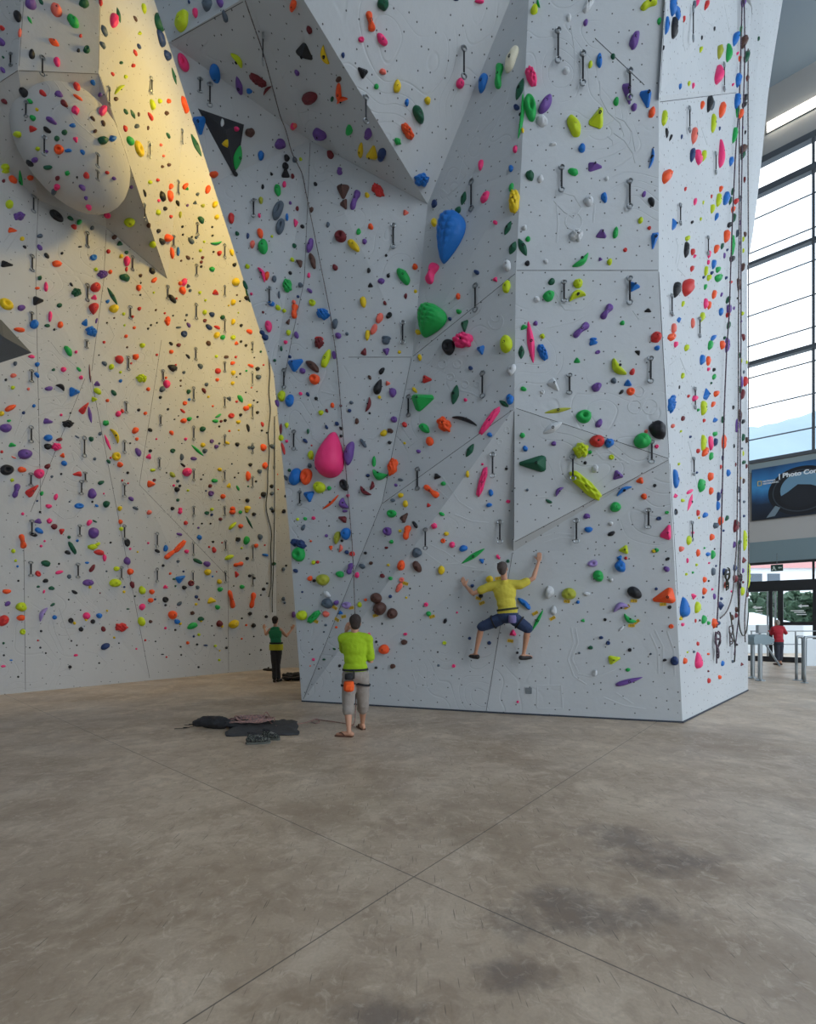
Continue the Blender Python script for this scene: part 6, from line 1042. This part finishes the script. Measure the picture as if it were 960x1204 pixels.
wall_rope([(290, -3), (304, 38), (311, 58), (330, 130), (345, 186), (357, 206), (372, 280), (390, 370), (398, 425), (404, 500), (411, 580), (416, 640)], 'taut climbing rope running down the left of the tower to the belayer', R_GREY, .009, .06,
          [at(417, 700, 8.6), at(417.5, 745, 7.6), at(417.5, 780, 7.2), at(417.8, 792, 7.14)])
# slack from the belayer to the heap on the floor
sl = [at(418, 793, 7.14), at(418.6, 815, 7.1), at(418.2, 838, 7.05), at(416.8, 850, 7.1) ]
f_ = lambda x, y, z=.008: floor_at(x, y) + V3((0, 0, z))
sl += [f_(414, 853), f_(405, 851), f_(392, 849), f_(380, 847.5), f_(371, 846), f_(367, 848.5), f_(371, 851), f_(376, 849), f_(371, 847.5, .02), f_(360, 850), f_(345, 853), f_(334, 858, .03), f_(322, 856, .05), f_(314, 851, .07), f_(308, 847, .06)]
o = MB().tube(smooth_path(sl, 6), .008, 7).build('rope', R_PINK, None, True, origin=sl[4]); tag(o, 'slack rope trailing over the floor from the belayer to the rope heap', 'rope')
RR = [([(870, 0), (868, 60), (866, 120), (861, 190), (857, 280), (854, 370), (851, 410), (848, 480), (846, 560), (844, 640), (841, 700), (839, 738)], 'violet rope hanging down the right face to the orange hold', R_VIO),
      ([(866, 142), (866, 260), (865, 380), (865, 470), (864, 560), (863, 640), (858, 700), (851, 722), (843, 727)], 'grey rope on the right face curving left to the rope bundle', R_GREY),
      ([(872, 0), (873, 60), (870, 150), (868, 260), (868, 400), (867, 520), (867, 640), (866, 720), (861, 760), (860, 770)], 'rope on the right face ending low beside the dark holds', R_VIO),
      ([(876.5, 60), (876.5, 200), (877, 330), (877, 470), (877, 600), (877, 680), (872, 720), (873, 755)], 'rope hanging straight down along the outer edge of the right face', R_GREY),
      ([(865, 640), (864, 690), (866, 740), (870, 752), (875, 745), (877, 720)], 'drooping loop of dark rope low on the right face', R_DK),
      ([(855, 720), (858, 740), (862, 765), (860, 778)], 'short dark rope end hanging low between two ropes', R_DK)]
for pts, lb, m_ in RR: wall_rope(pts, lb, m_, .013, .06)
def coil(px, py, w, h, n_, lb, m_, tail):
    p, n, U, Vv, s_ = frame(px, py); rnd = random.Random(int(px)); P = []
    U = U.normalized() * s_ * 1.3
    for i in range(n_ * 14):
        t = 6.2832 * i / 14; k = 1 + .18 * math.sin(i * .37 + px); P.append(U * (w / 2 * math.sin(t) * k + rnd.uniform(-.4, .4)) + Vv * (h / 2 * math.cos(t) * (.75 + .3 * math.sin(i * .11 + 1)) - h * .08 * math.sin(i * .05)) + n * (.07 + .03 * math.sin(i * .9)))
    P += [Vv * (-h / 2 - tail * q) + n * .05 for q in (.4, 1)]
    o_ = MB().tube(smooth_path(P, 2), .012, 6).build('coiled_rope', m_, None, True, loc_) if False else MB().tube(smooth_path(P, 2), .012, 6).build('coiled_rope', m_, None, True)
    o_.location = p; tag(o_, lb, 'rope')
coil(839.5, 757, 8, 30, 5, 'tangled violet rope bundle hanging under the orange hold', R_VIO, 8); coil(851, 680, 7, 24, 4, 'coiled dark green rope hanging beside the navy hold', R_DK, 2); coil(866, 683, 6, 16, 3, 'coiled violet rope bundle near the outer edge of the tower', R_VIO, 10)
coil(855.5, 745, 3.5, 22, 2, 'thin grey rope coil low on the right face', R_GREY, 4)
wall_rope([(315, 420), (317, 440), (314.5, 460), (317.5, 480), (316, 498), (313.5, 512), (316.5, 530), (313.5, 556), (314.5, 580), (310.5, 592), (315, 612), (320, 630), (316, 642), (319.5, 668), (316, 680), (320, 688), (315, 702)], 'dark wavy rope hanging in the far corner of the left wall', R_DK, .018, .05)
wall_rope([(322, 490), (322, 540), (322, 600), (321, 650), (320, 690), (318.5, 705), (319.5, 720)], 'straight dark rope hanging right beside the wavy corner rope', R_DK, .016, .05)

# ------------------------------------------------------------------ rope bag, rope heap and shoes on the floor
M_TARP = mat('charcoal_tarp_fabric', srgb(62, 62, 64), .85, bump=.6, bscale=12); M_BAG = mat('black_bag_nylon', srgb(34, 34, 37), .7, bump=.7, bscale=10)
tb = floor_at(330, 857); tarp = empty('rope_bag', tb); tag(tarp, 'dark rope bag spread open on the floor left of the belayer', 'bag')
L_ = lambda p: V3(p) - tb
g = []; nx, ny = 26, 10; c4 = [floor_at(266, 866), floor_at(351, 864.5), floor_at(350, 849), floor_at(272, 846)]; vv = []; ff = []
for j in range(ny + 1):
    for i in range(nx + 1):
        u, v = i / nx, j / ny; p = (c4[0] * (1 - u) + c4[1] * u) * (1 - v) + (c4[3] * (1 - u) + c4[2] * u) * v
        e_ = 1 + .06 * noise.noise(V3((u * 5, v * 3, 0))); p = p + V3((.06 * noise.noise(V3((u * 4, v * 4, 2))), .07 * noise.noise(V3((u * 4, v * 4, 7))), 0))
        vv.append(L_(p + V3((0, 0, .014 + .05 * abs(noise.noise(V3((u * 7, v * 4, 3)))) + (.035 if .15 < v < .85 and .05 < u < .95 else 0) * (1 - abs(v - .5)))))) 
for j in range(ny):
    for i in range(nx): a = j * (nx + 1) + i; ff.append((a, a + 1, a + nx + 2, a + nx + 1))
k0 = len(vv); vv += [V3((v.x, v.y, .002)) for v in vv]; ff += [tuple(i + k0 for i in reversed(f)) for f in ff[:]]
edge = [i for i in range(nx + 1)] + [j * (nx + 1) + nx for j in range(1, ny + 1)] + [ny * (nx + 1) + i for i in range(nx - 1, -1, -1)] + [j * (nx + 1) for j in range(ny - 1, 0, -1)]
for q in range(len(edge)): a, b = edge[q], edge[(q + 1) % len(edge)]; ff.append((b, a, a + k0, b + k0))
mesh_obj('ground_sheet', vv, ff, M_TARP, tarp, smooth=True)
bg_ = MB(); pc = floor_at(253, 856.5); n_ = 22; P = []; Rr = []
for i in range(12): t = i / 11; P.append(L_(pc + V3((-.28 + .56 * t, .03 * math.sin(5 * t), .085 + .012 * math.sin(7 * t))))); Rr.append(.085 * (math.sin(math.pi * min(1, .12 + .9 * t)) ** .5) + .012)
bg_.limb(P, Rr, 18); bg_.ball(L_(pc + V3((.02, .03, .10))), (.20, .13, .08)); bg_.ball(L_(pc + V3((.33, .02, .06))), (.16, .14, .06)); fuse(bg_, 'bag_body', M_BAG, tarp, .013, 2, .02)
for i, (pa, pb_) in enumerate((((231, 855.5), (205, 857.5)), ((232, 852.5), (217, 853)))):
    q = [f_(*pa, .03), f_((pa[0] + pb_[0]) / 2, (pa[1] + pb_[1]) / 2, .008), f_(*pb_, .008)]; s_ = MB()
    for a, b in zip(smooth_path(q, 3)[:-1], smooth_path(q, 3)[1:]): d_ = (b - a); s_.box(L_((a + b) / 2), (d_.length * 1.05, .022, .004), rz=math.atan2(d_.y, d_.x))
    s_.box(L_(q[1] + V3((0, 0, .006))), (.06, .035, .012), bev=.003); s_.build('strap', M_BAG, tarp)
rnd = random.Random(5); P = []; rc = floor_at(296, 855)
for i in range(130):
    a = i * .53 + 1.1 * math.sin(i * .07); k = .5 + .5 * math.sin(i * .173 + 1); rx = .37 * (.35 + .65 * k); ry = .20 * (.35 + .65 * k)
    cx_ = .05 * math.sin(i * .05) + .06 * math.sin(i * .31); h_ = .085 * (1 - (k * .8) ** 2) + .03 * abs(math.sin(i * .9)) + .058
    P.append(rc + V3((cx_ + rx * math.cos(a), ry * math.sin(a), h_)))
P += [floor_at(309, 852) + V3((0, 0, .12)), floor_at(313, 848) + V3((0, 0, .15)), floor_at(317, 849) + V3((0, 0, .10))]
o = MB().tube(smooth_path(P, 3), .0095, 6).build('rope_heap', R_PINK, None, True, origin=rc); tag(o, 'heap of pinkish grey rope lying on the open rope bag', 'rope')
# patterned shoes
def shoe_mat():
    m = bpy.data.materials.new('patterned_shoe_fabric'); m.use_nodes = True; t = m.node_tree; b = t.nodes['Principled BSDF']; b.inputs['Roughness'].default_value = .7
    w = t.nodes.new('ShaderNodeTexVoronoi'); w.inputs['Scale'].default_value = 80; c = t.nodes.new('ShaderNodeTexCoord'); t.links.new(c.outputs['Object'], w.inputs['Vector'])
    r = t.nodes.new('ShaderNodeValToRGB'); r.color_ramp.interpolation = 'CONSTANT'; r.color_ramp.elements[0].color = srgb(28, 30, 30); r.color_ramp.elements[1].color = srgb(88, 92, 84); r.color_ramp.elements[1].position = .62
    s = t.nodes.new('ShaderNodeSeparateColor'); t.links.new(w.outputs['Color'], s.inputs[0]); t.links.new(s.outputs[1], r.inputs[0]); t.links.new(r.outputs[0], b.inputs['Base Color']); return m
M_SHOE = shoe_mat(); M_SOLE = mat('grey_sole', srgb(92, 94, 88), .8)
def shoe(px, py, ang, lb, k=1.0):
    c = floor_at(px, py); t = empty('sports_shoe', c, math.radians(ang)); tag(t, lb, 'shoe'); out = [(-.14, 0, .035), (-.12, .036, .04), (-.03, .036, .04), (.07, .048, .03), (.135, .034, .02), (.155, 0, .018), (.135, -.036, .02), (.07, -.046, .03), (-.03, -.034, .04), (-.12, -.034, .04)]
    MB().prism([(x_ * k, y_ * k, .001) for x_, y_, z in out], (0, 0, .026 * k)).build('sole', M_SOLE, t)
    u = MB(); u.limb([(-.10 * k, 0, .055 * k), (0, 0, .055 * k), (.07 * k, 0, .05 * k), (.125 * k, 0, .042 * k)], [.037 * k, .042 * k, .042 * k, .026 * k], 14); u.limb([(-.085 * k, 0, .06 * k), (-.085 * k, 0, .10 * k)], [.036 * k, .036 * k]); u.limb([(-.03 * k, 0, .07 * k), (-.03 * k, 0, .09 * k)], [.036 * k, .033 * k]); fuse(u, 'upper', M_SHOE, t, .008, 2, .002)
    MB().tube([( (-.06 + .055 * math.cos(a)) * k, .026 * math.sin(a) * k, (.128 - .012 * math.cos(a)) * k) for a in [6.2832 * i / 16 for i in range(16)]], .008 * k, 6, closed=True).build('collar', M_BAG, t)
    lc_ = MB(); 
    for i in range(4): x_ = (.005 + .022 * i) * k; lc_.tube([(x_, -.022 * k, (.098 - .006 * i) * k), (x_ + .004, 0, (.107 - .006 * i) * k), (x_, .022 * k, (.098 - .006 * i) * k)], .004, 5)
    lc_.build('laces', mat('lace_grey', srgb(150, 150, 144), .8), t, True)
shoe(303, 874.5, 12, 'patterned grey-black sports shoe nearest the camera below the rope bag', 1.12); shoe(318, 869.5, -14, 'patterned sports shoe lying behind its pair, touching the rope bag', 1.0)
# far corner: folded bag and small black shoes
fb = floor_at(346, 800); t = empty('rope_bag', fb); tag(t, 'crumpled black rope bag on the floor behind the left edge of the tower', 'bag')
m = MB(); m.ball((0, 0, .09), (.36, .20, .09)); m.ball((-.14, .02, .13), (.20, .15, .09)); m.ball((.12, -.02, .15), (.22, .16, .08)); fuse(m, 'bag_body', M_BAG, t, .015, 1, .05)
MB().tube(smooth_path([(-.34, -.05, .05), (-.25, -.16, .12), (0, -.19, .10), (.2, -.18, .14), (.3, -.12, .08)], 4), .014, 6).build('strap', mat('grey_webbing', srgb(110, 104, 98), .8), t)
for px, py, a, lb in ((313.5, 788.6, 160, 'small black shoe by the far wall left of the person'), (318, 789, 185, 'small black shoe closer to the person in the far corner')):
    c = floor_at(px, py); m = MB(); m.limb([(-.09, 0, .045), (0, 0, .045), (.08, 0, .04), (.13, 0, .03)], [.04, .044, .04, .024], 12); m.limb([(-.08, 0, .06), (-.08, 0, .10)], [.035, .034]); o = fuse(m, 'climbing_shoe', mat('black_rubber_shoe', srgb(32, 27, 28), .6), None, .011, 2); o.location = c; o.rotation_euler = (0, 0, math.radians(a)); tag(o, lb, 'shoe')
# small ventilation grille and inspection panel in the tower
p, n, U, Vv, s_ = frame(622, 812); m = MB(); u, v = U.normalized() * s_, Vv.normalized() * s_
for k in range(-3, 4): m.prism([u * -3 + v * (k - .3), u * 3 + v * (k - .3), u * 3 + v * (k + .3), u * -3 + v * (k + .3)], n * .012)
gq = empty('vent_grille', p); tag(gq, 'small grey vent grille low on the front of the tower', 'vent'); m.build('slats', mat('grille_grey', srgb(128, 136, 142), .6), gq)
m = MB()
for a, b, c, d in ((-3.6, -3.6, 3.6, -3.1), (-3.6, 3.1, 3.6, 3.6), (-3.6, -3.6, -3.1, 3.6), (3.1, -3.6, 3.6, 3.6)): m.prism([u * a + v * b, u * c + v * b, u * c + v * d, u * a + v * d], n * .014)
m.build('frame', MATS['grille_grey'], gq)
